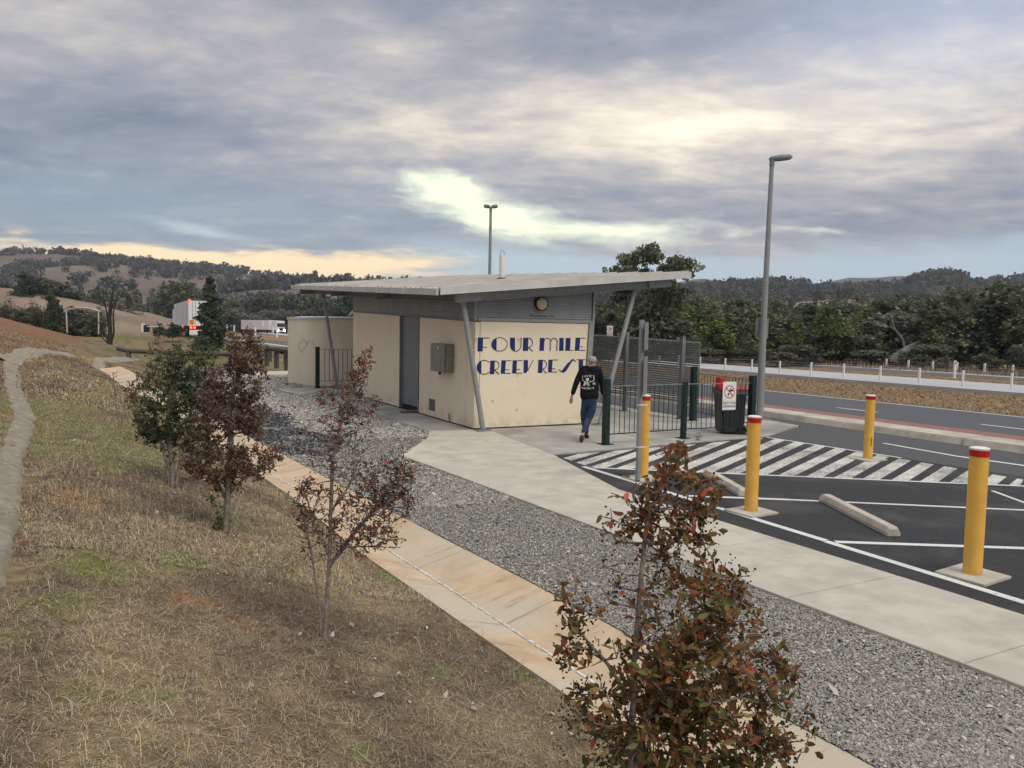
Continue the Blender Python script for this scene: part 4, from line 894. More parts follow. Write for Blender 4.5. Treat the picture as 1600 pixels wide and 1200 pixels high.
mb = MB(); mb.tube([bq(.36, -.22, 1.0), bq(.36, .22, 1.0)], .018, 8); mb.bar(bq(.28, -.2, 1.0), bq(.36, -.2, 1.0), .03, .03); mb.bar(bq(.28, .2, 1.0), bq(.36, .2, 1.0), .03, .03); mb.build('handle', M['binred'], BN)
for s_ in (-1, 1): mb = MB(); c = bq(.20, s_*.27, .10); mb.tube([c-fw*.025, c+fw*.025], .10, 18); mb.build('wheel', M['rubber'], BN, smooth=True)

# ------------------------------------------------------------------ wheel stops
for (a, b, lab) in (((8.50, 9.36), (7.86, 7.90), 'concrete wheel stop nearest the striped paving, partly behind a yellow bollard'), ((8.72, 7.26), (7.90, 5.60), 'longer looking concrete wheel stop lying between two yellow bollards in an asphalt bay')):
    A_, B_ = Vector((*a, -.02)), Vector((*b, -.02)); d_ = (B_-A_).normalized(); nr = Vector((-d_.y, d_.x, 0)); mb = MB(); prof = [(-.085, 0), (.085, 0), (.085, .045), (.055, .105), (-.055, .105), (-.085, .045)]
    vs = []
    for q, e in ((A_, 0), (A_+d_*.05, 1), (B_-d_*.05, 1), (B_, 0)): vs += [q+nr*w_*(1 if e else .92)+Vector((0, 0, z*(1 if e else .80))) for w_, z in prof]
    fs = [tuple(range(6))[::-1], tuple(range(18, 24))]
    for j in range(3): fs += [(j*6+k, j*6+(k+1) % 6, j*6+6+(k+1) % 6, j*6+6+k) for k in range(6)]
    mb.add(vs, fs); o = mb.build('wheel_stop', M['kerb'], None, bevel=.006); tag(o, lab, 'wheel stop', 'concrete wheel stops')
# ================================================================== person
def skin(name, V, E_, R_, m, parent, sub=2, smooth=True):
    me = bpy.data.meshes.new(name); o0 = origin(parent); me.from_pydata([tuple(Vector(v)-o0) for v in V], E_, []); o = bpy.data.objects.new(name, me); COL.objects.link(o)
    o.modifiers.new('skin', 'SKIN'); sv = me.skin_vertices[0].data
    for i, r in enumerate(R_): sv[i].radius = (r, r) if not hasattr(r, '__len__') else r
    sv[0].use_root = True
    s_ = o.modifiers.new('sub', 'SUBSURF'); s_.levels = sub; s_.render_levels = sub
    dg = bpy.context.evaluated_depsgraph_get(); dg.update(); m2 = bpy.data.meshes.new_from_object(o.evaluated_get(dg)); m2.name = name
    bpy.data.objects.remove(o); bpy.data.meshes.remove(me); m2.materials.clear(); m2.materials.append(m)
    m2.polygons.foreach_set('use_smooth', [True]*len(m2.polygons))
    o = bpy.data.objects.new(name, m2); COL.objects.link(o); o.parent = parent; ORIG[o.name] = o0; return o
PW = 15.9
def J(u, v, dw=0.0): return at(860+u/6.667, 530+v/6.667, PW+dw)
gp_ = G(916, 686); PN = empty('person', (gp_.x, gp_.y, 0), 'grey haired person in black hoodie and blue jeans walking away past the end wall', 'person')
pel, ch, nk, hd = J(405, 625), J(410, 400), J(436, 275), J(438, 215)
Vb = [pel, J(408, 520), ch, J(425, 310), nk, J(438, 235), J(438, 190),
      J(330, 318), J(272, 455, -.02), J(224, 590, .05), J(214, 622, .06),
      J(505, 318), J(535, 455, .05), J(548, 590, .12), J(550, 622, .13),
      J(365, 665), J(352, 830, .16), J(380, 985, .30), J(380, 1018, .38),
      J(448, 665), J(392, 830, -.05), J(345, 985, -.28), J(328, 1030, -.22)]
Eb = [(0, 1), (1, 2), (2, 3), (3, 4), (4, 5), (5, 6), (3, 7), (7, 8), (8, 9), (9, 10), (3, 11), (11, 12), (12, 13), (13, 14), (0, 15), (15, 16), (16, 17), (17, 18), (0, 19), (19, 20), (20, 21), (21, 22)]
Rb = [.06, .06, .10, .09, .055, .072, .07, .06, .042, .026, .030, .06, .042, .026, .030, .055, .045, .034, .03, .055, .045, .034, .03]
# fingers, each a short chain rooted inside the palm
for hi, sgn in ((10, -1), (14, 1)):
    p = Vb[hi]
    for k in range(5):
        o_ = CR*(.014*(k-1.5)) if k < 4 else CR*(.032*-sgn); a = p+o_+Vector((0, 0, -.035 if k < 4 else -.005)); b = a+Vector((0, 0, -.035-.006*(k in (1, 2))))+CF*.008; c = b+Vector((0, 0, -.026))+CF*.014
        n0 = len(Vb); Vb += [a, b, c]; Eb += [(hi, n0), (n0, n0+1), (n0+1, n0+2)]; Rb += [.0105, .0095, .0075]
skin('body', Vb, Eb, Rb, M['skin'], PN)
# ears, nose side glimpse
skin('head', [J(438, 245), J(440, 215), J(438, 190)], [(0, 1), (1, 2)], [.07, .092, .075], M['skin'], PN)
mb = MB(); mb.tube([J(482, 212, .01), J(486, 228, .01)], [.018, .012], 8); mb.tube([J(392, 215, .02), J(390, 230, .02)], [.016, .012], 8); mb.build('ear', M['skin'], PN, smooth=True)
skin('hair', [J(433, 256, -.03), J(435, 225, -.02), J(437, 196, -.01), J(438, 184, 0)], [(0, 1), (1, 2), (2, 3)], [.062, .098, .098, .07], M['hair'], PN)
hood = skin('hoodie', [J(404, 652), J(406, 560), J(408, 420), J(414, 345), J(432, 292), J(335, 322), J(300, 390, -.01), J(268, 460, -.02), J(228, 580, .045), J(500, 322), J(520, 390, .02), J(538, 460, .05), J(549, 580, .11)],
     [(0, 1), (1, 2), (2, 3), (3, 4), (3, 5), (5, 6), (6, 7), (7, 8), (3, 9), (9, 10), (10, 11), (11, 12)], [(.225, .16), (.205, .15), (.215, .15), (.19, .14), (.085, .08), .105, .075, .064, .050, .105, .075, .064, .050], M['hoodie'], PN)
skin('hood', [J(380, 300, -.05), J(415, 318, -.09), J(450, 312, -.09), J(480, 292, -.05)], [(0, 1), (1, 2), (2, 3)], [.05, .075, .075, .05], M['hoodie'], PN)
skin('jeans', [J(405, 560), J(362, 675, .02), J(350, 760, .09), J(350, 835, .16), J(376, 990, .30), J(450, 675), J(428, 760, -.02), J(392, 840, -.05), J(342, 994, -.27), J(405, 668)],
     [(0, 9), (9, 1), (1, 2), (2, 3), (3, 4), (9, 5), (5, 6), (6, 7), (7, 8)], [(.165, .13), .100, .088, .074, .060, .105, .094, .077, .064, (.15, .12)], M['denim'], PN)
for (a, b, c, nm) in ((J(372, 1005, .26), J(380, 1012, .40), J(384, 1016, .50), 's'), (J(330, 1000, -.30), J(325, 1035, -.26), J(326, 1062, -.20), 't')):
    skin('shoe', [a, b, c], [(0, 1), (1, 2)], [.048, .052, .042], M['shoe'], PN)
mb = MB(); mb.tube([J(328, 1010, -.345), J(322, 1040, -.315), J(324, 1064, -.26)], [.036, .044, .030], 10); mb.build('shoe_sole', M['sole'], PN, smooth=True)
mb = MB(); mb.tube([J(334, 984, -.31), J(330, 996, -.31)], .040, 10); mb.build('sock', M['sock'], PN, smooth=True)
# back print of the hoodie: curved onto the cloth by projecting along the view
def back(u, v):
    from mathutils.bvhtree import BVHTree
    global _bv
    try: _bv
    except NameError:
        me = hood.data; o0 = origin(PN); _bv = BVHTree.FromPolygons([tuple(v_.co+o0) for v_ in me.vertices], [tuple(p.vertices) for p in me.polygons])
    p = J(u, v); d = (p-CC).normalized(); r_ = _bv.ray_cast(CC, d); q = r_[0] if r_[0] else p-d*.2
    return q-d*.006
mb = MB()
def bl(pts, w):
    for a, b in zip(pts[:-1], pts[1:]):
        d = Vector((b[0]-a[0], b[1]-a[1])).normalized(); n_ = (-d.y*w/2, d.x*w/2); mb.add([back(a[0]+n_[0], a[1]+n_[1]), back(b[0]+n_[0], b[1]+n_[1]), back(b[0]-n_[0], b[1]-n_[1]), back(a[0]-n_[0], a[1]-n_[1])], [(0, 1, 2, 3)])
bl([(340, 378), (334, 402), (334, 425), (352, 438), (372, 446)], 7); bl([(446, 374), (454, 400), (454, 430), (430, 440), (405, 446)], 7)
for k in range(10):
    a0, a1 = k*math.pi/5, (k+1)*math.pi/5; mb.add([back(386, 420), back(386+18*math.cos(a0), 420+17*math.sin(a0)), back(386+18*math.cos(a1), 420+17*math.sin(a1))], [(0, 1, 2)])
bl([(386, 436), (382, 470), (400, 488)], 8); bl([(372, 448), (345, 484)], 14); bl([(388, 448), (404, 470), (398, 488)], 7); bl([(362, 446), (352, 466)], 10); bl([(374, 452), (360, 480)], 9)
mb.build('print', M['print'], hood, fix=False)
def btext(txt, u0, u1, v0, v1, bend, wline=3.6):
    """block letters made of strokes on the cloth"""
    GL = {'M': [(0, 1, 0, 0), (0, 0, .5, .6), (.5, .6, 1, 0), (1, 0, 1, 1)], 'I': [(.5, 0, .5, 1)], 'T': [(0, 0, 1, 0), (.5, 0, .5, 1)], 'E': [(0, 0, 0, 1), (0, 0, 1, 0), (0, .5, .8, .5), (0, 1, 1, 1)],
          'N': [(0, 1, 0, 0), (0, 0, 1, 1), (1, 1, 1, 0)], 'C': [(1, 0, 0, 0), (0, 0, 0, 1), (0, 1, 1, 1)], 'A': [(0, 1, .5, 0), (.5, 0, 1, 1), (.2, .65, .8, .65)], 'U': [(0, 0, 0, 1), (0, 1, 1, 1), (1, 1, 1, 0)],
          'S': [(1, 0, 0, 0), (0, 0, 0, .5), (0, .5, 1, .5), (1, .5, 1, 1), (1, 1, 0, 1)], 'R': [(0, 1, 0, 0), (0, 0, 1, 0), (1, 0, 1, .5), (1, .5, 0, .5), (.3, .5, 1, 1)], 'L': [(0, 0, 0, 1), (0, 1, 1, 1)], 'W': [(0, 0, .25, 1), (.25, 1, .5, .3), (.5, .3, .75, 1), (.75, 1, 1, 0)]}
    n = len(txt); cw = (u1-u0)/n
    for i, c in enumerate(txt):
        for (x0, y0, x1, y1) in GL.get(c, []):
            f_ = lambda x, y_: (u0+cw*(i+.12+x*.72), v0+(v1-v0)*y_+bend*(1-(2*(i+x*.72)/n-1)**2))
            bl([f_(x0, y0), f_(x1, y1)], wline)
mb = MB(); btext('MITE', 356, 432, 378, 398, -4); mb.build('lettering', M['print'], hood, fix=False)
mb = MB(); btext('INC', 436, 474, 452, 472, 0); mb.build('lettering', M['print'], hood, fix=False)
mb = MB(); btext('AUSTRALIA', 322, 456, 494, 512, 10, 3.2); mb.build('lettering', M['print'], hood, fix=False)

# ================================================================== shrubs
def leaf_tpl():
    return np.array([(0, 0, 0), (.33, .22, .05), (.36, 0, -.03), (.33, -.22, .05), (.75, .17, .04), (.78, 0, -.06), (.75, -.17, .04), (1.05, 0, -.12)]), np.array([(0, 2, 1), (0, 3, 2), (1, 2, 5), (1, 5, 4), (2, 3, 6), (2, 6, 5), (4, 5, 7), (5, 6, 7)])
LV, LF = leaf_tpl()
def rot_frames(n, rs, updir=.3):
    d = rs.normal(size=(n, 3)); d[:, 2] += updir; d /= np.linalg.norm(d, axis=1)[:, None]
    a = rs.normal(size=(n, 3)); s_ = np.cross(d, a); s_ /= np.linalg.norm(s_, axis=1)[:, None]; u = np.cross(s_, d)
    return np.stack([d, s_, u], 1)
def scatter_leaves(P_, size, cols, rs, tpl=(LV, LF), updir=.1):
    n = len(P_); Rf = rot_frames(n, rs, updir); sz = size*rs.uniform(.6, 1.25, n); V = np.einsum('vk,nkj->nvj', tpl[0], Rf)*sz[:, None, None]+P_[:, None, :]
    Fc = tpl[1][None]+(np.arange(n)*len(tpl[0]))[:, None, None]; T = np.repeat(cols, len(tpl[0]), 0)
    return V.reshape(-1, 3), Fc.reshape(-1, tpl[1].shape[1]), T
def oct_tpl(): return np.array([(1, 0, 0), (0, 1, 0), (-1, 0, 0), (0, -1, 0), (0, 0, 1.2), (0, 0, -1.1)], float)*.5, np.array([(0, 1, 4), (1, 2, 4), (2, 3, 4), (3, 0, 4), (1, 0, 5), (2, 1, 5), (3, 2, 5), (0, 3, 5)])
def palette(cols, n, rs):
    cols = np.array(cols); c = cols[rs.randint(0, len(cols), n)]*rs.uniform(.6, 1.35, (n, 1)); return np.clip(c, 0, 1)
def shrub(name, label, cat, w0, trunks, lobes, pal, leaf, nleaf, ncap, npts, seed, bark='bark', r0=.02, single=0, twig=.0022, group=None, capsz=.009, updir=.15):
    """trunks: lists of (px,py) sight points at depth w0; lobes: (px,py,rx,ry,weight,leafiness)"""
    rs = np.random.RandomState(seed); k = w0/F; R3, U3, F3 = (np.array(v) for v in (CR, CU, CF))
    b = at(*trunks[0][0], w0); root = empty(name, (b.x, b.y, b.z), label, cat, group)
    # skeleton points
    nodes, par = [], []
    for tr in trunks:
        pts = [np.array(at(x, y_, w0)) for x, y_ in tr]; wob = rs.normal(size=3)*.01; prev = -1
        for i in range(len(pts)-1):
            m_ = max(3, int(np.linalg.norm(pts[i+1]-pts[i])/.03))
            for j in range(m_+(i == len(pts)-2)):
                nodes.append(pts[i]+(pts[i+1]-pts[i])*j/m_+rs.normal(size=3)*.0015*(i+j > 0)); par.append(prev); prev = len(nodes)-1
    ntr = len(nodes); pts = []; lf = []
    Wt = np.array([l[4]*l[2]*l[3] for l in lobes], float); Wt /= Wt.sum(); cnt = rs.multinomial(npts, Wt)
    for l, c in zip(lobes, cnt):
        u = rs.normal(size=(c, 3)); u /= np.linalg.norm(u, axis=1)[:, None]; u *= (rs.uniform(.12, 1, c)**.42)[:, None]
        cc = np.array(at(l[0], l[1], w0+(l[6] if len(l) > 6 else rs.uniform(-.3, .3)*l[2]*k)))
        pts.append(cc+u[:, :1]*R3*l[2]*k+u[:, 1:2]*U3*l[3]*k+u[:, 2:]*F3*min(l[2], l[3]*1.3)*k); lf += [l[5]]*c
    pts = np.concatenate(pts); lf = np.array(lf); base = nodes[0]
    # Prim-like growth, preferring to climb away from the stem
    N = len(pts); best = np.full(N, 1e9); bi = np.zeros(N, int); done = np.zeros(N, bool); hz = nodes[0][2]
    plen = [0.0]*ntr
    def relax(idx):
        q = nodes[idx]; d = pts-q; dist = np.linalg.norm(d, axis=1); down = np.clip(-(d[:, 2]), 0, None); c = dist+1.3*down+.25*plen[idx]
        upd = (c < best) & ~done; best[upd] = c[upd]; bi[upd] = idx
    for i in range(0, ntr, 2): relax(i)
    leafpts = []; lfv = []
    for _ in range(N):
        i = int(np.argmin(np.where(done, 1e9, best))); done[i] = True; p = bi[i]; a = nodes[p]; q = pts[i]; L_ = np.linalg.norm(q-a); m_ = max(1, int(L_/.06)); prev = p
        mid = rs.normal(size=3)*L_*.07; mid[2] -= L_*.08
        for j in range(1, m_+1):
            t = j/m_; nodes.append(a+(q-a)*t+mid*math.sin(math.pi*t)); par.append(prev); plen.append(plen[prev]+L_/m_); prev = len(nodes)-1; relax(prev)
        leafpts.append(len(nodes)-1); lfv.append(lf[i])
    # pipe radii
    nn = len(nodes); A = np.full(nn, 1.0); nch = np.zeros(nn, int)
    for i in range(nn-1, -1, -1):
        if par[i] >= 0: A[par[i]] += A[i]*1.0; nch[par[i]] += 1
    for i in range(1, nn):
        pass
    tot = A.max(); R_ = twig+(r0-twig)*(A/tot)**.55
    NP = np.array(nodes); V = []; Fc = []; sides = 5
    # branch segments as thin prisms, thick ones with more sides
    for big in (True, False):
        sel = [i for i in range(nn) if par[i] >= 0 and ((R_[i] > r0*.28) == big)]
        if not sel: continue
        s_ = 8 if big else 3; a = NP[[par[i] for i in sel]]; b_ = NP[sel]; ra = np.minimum(R_[[par[i] for i in sel]], R_[sel]*1.7); rb = R_[sel]
        d = b_-a; L_ = np.linalg.norm(d, axis=1)+1e-9; d /= L_[:, None]; b_ = b_+d*(rb*.4)[:, None]; ax = np.where(np.abs(d[:, 2:3]) < .9, [[0, 0, 1.0]], [[1.0, 0, 0]]); r_ = np.cross(d, ax); r_ /= np.linalg.norm(r_, axis=1)[:, None]; u = np.cross(r_, d)
        ang = 2*math.pi*np.arange(s_)/s_; off = r_[:, None]*np.cos(ang)[None, :, None]+u[:, None]*np.sin(ang)[None, :, None]
        v = np.concatenate([a[:, None]+off*ra[:, None, None], b_[:, None]+off*rb[:, None, None]], 1); n0 = sum(len(x) for x in V); m_ = len(sel)
        f = np.array([(q, (q+1) % s_, s_+(q+1) % s_, s_+q) for q in range(s_)])[None]+(np.arange(m_)*2*s_)[:, None, None]+n0
        V.append(v.reshape(-1, 3)); Fc.append(f.reshape(-1, 4))
        if big: npmesh('trunk', V[0], Fc[0], M[bark], root, smooth=True); V = []; Fc = []
    if V: npmesh('branches', V[0], Fc[0], M[bark], root)['kind'] = 'stuff'
    LP = NP[leafpts]; lfv = np.array(lfv)
    par_ = np.array(par); LPp = NP[[par_[i] for i in leafpts]]
    if nleaf:
        pr = lfv/lfv.sum(); ii = rs.choice(len(LP), nleaf, p=pr); t = rs.uniform(-.6, 1.15, (nleaf, 1)); P_ = LPp[ii]+(LP[ii]-LPp[ii])*t+rs.normal(size=(nleaf, 3))*leaf*.38
        zt = (P_[:, 2]-NP[:, 2].min())/(np.ptp(NP[:, 2])+1e-6); cols = palette(pal[0], nleaf, rs)
        if len(pal) > 1: low = rs.uniform(size=nleaf) < np.clip(1.0-zt*1.9, 0, .9); cols[low] = palette(pal[1], nleaf, rs)[low]
        if single:
            near = np.argsort((P_-np.array(CC)) @ F3+rs.uniform(0, .15, nleaf))[:single]; keep = np.ones(nleaf, bool); keep[near] = False
            var = []
            for k_ in range(14):
                c = palette(pal[0] if k_ < 9 else pal[-1], 1, rs)[0]; v0 = LV.copy(); v0[:, 2] += .12*np.sin(v0[:, 0]*3+k_); v0[:, 1] *= rs.uniform(.85, 1.2)
                t_ = npmesh('leaf', v0, LF, M['leaf'], None, tint=np.tile(c, (len(v0), 1))); var.append(t_.data); bpy.data.objects.remove(t_)
            o0 = np.array(origin(root)); fr = rot_frames(len(near), rs, updir)
            for q, i in enumerate(near):
                o = bpy.data.objects.new('leaf', var[rs.randint(14)]); COL.objects.link(o); o.parent = root; sz = leaf*rs.uniform(.75, 1.25); R3x = Matrix(fr[q].T.tolist()).to_4x4(); o.matrix_local = Matrix.Translation(Vector(P_[i]-o0)) @ R3x @ Matrix.Scale(sz, 4)
            P_ = P_[keep]; cols = cols[keep]
        v, f, t_ = scatter_leaves(P_, leaf, cols, rs, updir=updir); o = npmesh('foliage', v, f, M['leaf'], root, tint=t_); o['kind'] = 'stuff'
    if ncap:
        hi = rs.choice(len(LP), max(1, ncap//7)); P_ = np.repeat(LP[hi], 7, 0)+rs.normal(size=(len(hi)*7, 3))*np.array([1, 1, 1.4])*capsz*1.9; n_ = len(P_)
        v, f, t_ = scatter_leaves(P_, capsz*1.15, np.ones((n_, 3)), rs, tpl=oct_tpl()); o = npmesh('seed_capsules', v, f, M['capsule'], root); o['kind'] = 'stuff'
    return root
AUT = [(.34, .14, .06), (.32, .17, .07), (.26, .155, .06), (.23, .155, .06), (.20, .16, .06), (.17, .14, .055), (.15, .085, .045), (.25, .12, .055), (.30, .155, .07), (.42, .12, .075)]
OLV = [(.14, .16, .055), (.17, .155, .06), (.10, .135, .045), (.23, .165, .06), (.25, .14, .06)]
shrub('crepe_myrtle', 'nearest and largest crepe myrtle, orange brown and olive leaves, in the foreground', 'shrub', 3.05,
      [[(975, 1345), (985, 1200), (990, 1050), (1002, 900), (1012, 810), (1035, 745), (1058, 702)], [(985, 1250), (1010, 1120), (1060, 1040), (1110, 960), (1150, 900)], [(990, 1100), (950, 1040), (905, 985), (875, 900)]],
      [(1058, 722, 26, 36, 2, 2.4), (1085, 765, 55, 25, 2, 2.2), (1010, 770, 45, 30, 1.5, 1.0), (968, 815, 34, 50, 2.2, .45), (1055, 820, 75, 45, 2, 1.6), (1095, 800, 30, 40, 1, .6), (1060, 880, 65, 55, 1.8, 1.1), (950, 910, 35, 45, 1.6, .35), (1100, 880, 30, 50, 1, .8), (1160, 895, 26, 30, 2.2, .35),
       (878, 905, 16, 40, 2, .6), (905, 960, 42, 35, 2, .5), (890, 1010, 36, 30, 2, 1.0), (955, 1010, 50, 40, 1.3, .8), (1090, 960, 95, 60, 2.2, 2.0), (1150, 950, 50, 38, 2, 1.8), (1100, 1050, 140, 75, 2.4, 2.2), (1185, 1010, 38, 45, 1.4, .5), (1205, 1060, 45, 50, 1.6, .9), (1000, 1120, 100, 70, 1.8, 2.0),
       (1110, 1150, 140, 75, 2.6, 2.3), (1225, 1135, 45, 55, 2, 1.0), (930, 1120, 50, 60, 1.4, 1.6), (1060, 1240, 210, 60, 2, 2), (870, 1150, 22, 40, .6, .8)],
      (AUT, OLV), .047, 4700, 3600, 900, 3, r0=.020, single=300, twig=.0017, capsz=.0095)
DK = [(.20, .12, .085), (.16, .10, .07), (.23, .11, .075), (.13, .095, .07), (.25, .095, .065)]
shrub('crepe_myrtle', 'thin leggy crepe myrtle with red top leaves, second in the row from the camera', 'shrub', (hit(507, 1000)-CC).dot(CF),
      [[(507, 1000), (511, 930), (515, 870), (517, 790), (520, 720), (535, 650), (556, 600), (572, 552)], [(502, 992), (497, 930), (487, 865), (475, 810)], [(514, 885), (555, 830), (590, 790), (625, 740)], [(515, 870), (490, 815), (476, 770)], [(516, 800), (545, 760), (560, 720)]],
      [(571, 560, 12, 22, 2.5, 2.4), (560, 590, 22, 20, 2, 2.6), (580, 632, 14, 22, 1.6, 1.8), (545, 625, 30, 28, 2, 1.6), (504, 618, 18, 14, 1.6, 1.8), (540, 665, 45, 30, 1.7, 1.0), (490, 670, 22, 22, 1, 1.0), (535, 705, 40, 30, 1.2, .35), (500, 715, 25, 25, .8, .3),
       (602, 745, 40, 40, 2, 1.2), (632, 745, 22, 40, 1.8, .8), (620, 785, 38, 30, 2.3, 1.2), (575, 800, 45, 45, 2.3, 1.3), (480, 780, 34, 38, 2.2, 1.0), (495, 820, 42, 32, 2.2, 1.0), (545, 765, 35, 35, 1.6, .9), (560, 850, 45, 22, 1.6, 1.0), (500, 860, 40, 18, .9, .5), (612, 838, 20, 20, 1.6, 1.5)],
      (DK+[(.32, .075, .05), (.22, .11, .07)], DK), .034, 1500, 1900, 1150, 5, r0=.014, twig=.0026, capsz=.009)
shrub('crepe_myrtle', 'dense maroon crepe myrtle with two tiers of leaves, beside the drain', 'shrub', (hit(352, 832)-CC).dot(CF),
      [[(352, 832), (355, 790), (357, 755), (362, 700), (358, 640), (372, 590), (388, 530)], [(356, 790), (345, 765), (330, 735)], [(357, 770), (385, 745), (415, 725)]],
      [(310, 722, 24, 20, 2, 1.5), (345, 722, 50, 35, 2, 1.6), (395, 722, 40, 28, 1.8, 1.4), (432, 705, 14, 20, 1.3, 1.2), (350, 760, 30, 16, 1, 1), (355, 645, 50, 38, 2, 1.4), (330, 615, 28, 22, 1.6, 1.4), (395, 650, 26, 35, 1.8, 1.4), (350, 595, 34, 30, 1.8, 1.2), (390, 600, 30, 35, 1.8, 1.2), (385, 555, 34, 30, 2, 1.3), (362, 535, 12, 18, 1, 1), (410, 545, 10, 25, 1, 1), (388, 522, 8, 14, 1, 1), (320, 680, 30, 14, .7, .8)],
      (DK+[(.16, .085, .06), (.12, .09, .06)], DK), .038, 7000, 2200, 1000, 8, r0=.027, twig=.003, capsz=.011)
GRN = [(.085, .115, .05), (.105, .135, .055), (.065, .09, .042), (.13, .15, .065), (.12, .11, .065)]
shrub('crepe_myrtle', 'green leaved bushy crepe myrtle, widest in the row, behind the maroon one', 'shrub', (hit(270, 760)-CC).dot(CF),
      [[(270, 760), (268, 720), (262, 680), (265, 620), (285, 560)], [(266, 760), (258, 715), (245, 670)], [(275, 760), (285, 700), (305, 650)]],
      [(265, 605, 48, 42, 2, 2), (292, 565, 42, 30, 2, 1.8), (315, 610, 30, 40, 2, 1.8), (250, 655, 48, 38, 2.2, 2), (300, 655, 45, 38, 2.2, 2), (235, 668, 26, 20, 1.5, 1.5), (285, 700, 38, 22, 1.8, 1.8), (270, 560, 30, 18, 1, .9), (322, 560, 18, 22, 1.5, 1.5), (245, 575, 22, 30, 1, .5), (232, 690, 14, 14, 1, 1.2), (325, 680, 20, 25, 1.5, 1.6), (305, 540, 26, 12, 1, .7)],
      (GRN, GRN), .038, 10500, 250, 750, 9, r0=.028, twig=.003, capsz=.012)
shrub('crepe_myrtle', 'sparse reddish young shrub behind the left side of the green bush', 'shrub', 11.2,
      [[(222, 700), (215, 660), (206, 615)]], [(213, 605, 20, 24, 1, 1), (205, 630, 14, 20, 1, .8), (240, 545, 14, 26, 1, .5), (222, 650, 14, 20, .7, .5)], (DK+[(.3, .08, .06)],), .045, 420, 120, 150, 12, r0=.014, twig=.003)
shrub('dead_shrub', 'small bare dead shrub alone on the bank at left', 'shrub', (hit(187, 670)-CC).dot(CF),
      [[(187, 670), (183, 640), (180, 610), (176, 582)], [(189, 670), (193, 640), (196, 615)]], [(182, 600, 12, 24, 1, 1), (195, 640, 10, 30, 1, 1)], (DK,), .03, 12, 20, 60, 14, r0=.012, twig=.003)
shrub('suckers', 'green leafy suckers sprouting at the foot of the maroon crepe myrtle', 'plant', (hit(345, 828)-CC).dot(CF)-.05,
      [[(346, 830), (340, 800), (330, 780)], [(352, 830), (362, 800), (370, 778)]], [(342, 818, 10, 12, 2, 2), (328, 782, 12, 10, 1, 1.5), (352, 800, 14, 14, .6, 1)], ([(.10, .16, .035), (.07, .12, .03)],), .04, 130, 0, 60, 15, r0=.008, twig=.002)
def weed(px, py, hh, pal, n, lab, seed):
    p = G(px, py) if px > 800 else hit(px, py); w0 = (p-CC).dot(CF); k = F/w0
    shrub('weed', lab, 'plant', w0, [[(px, py), (px, py-hh*k*.7)]], [(px, py-hh*k*.5, hh*k*.55, hh*k*.45, 1, 1)], (pal,), .03, n, 0, 30, seed, r0=.004, twig=.0015)
weed(1092, 688, .20, [(.14, .14, .05), (.10, .11, .04)], 60, 'tuft of weed growing at the foot of the green fence', 31)
weed(905, 1160, .22, [(.14, .07, .03), (.10, .09, .03)], 60, 'low weedy shoot beside the nearest crepe myrtle', 32)

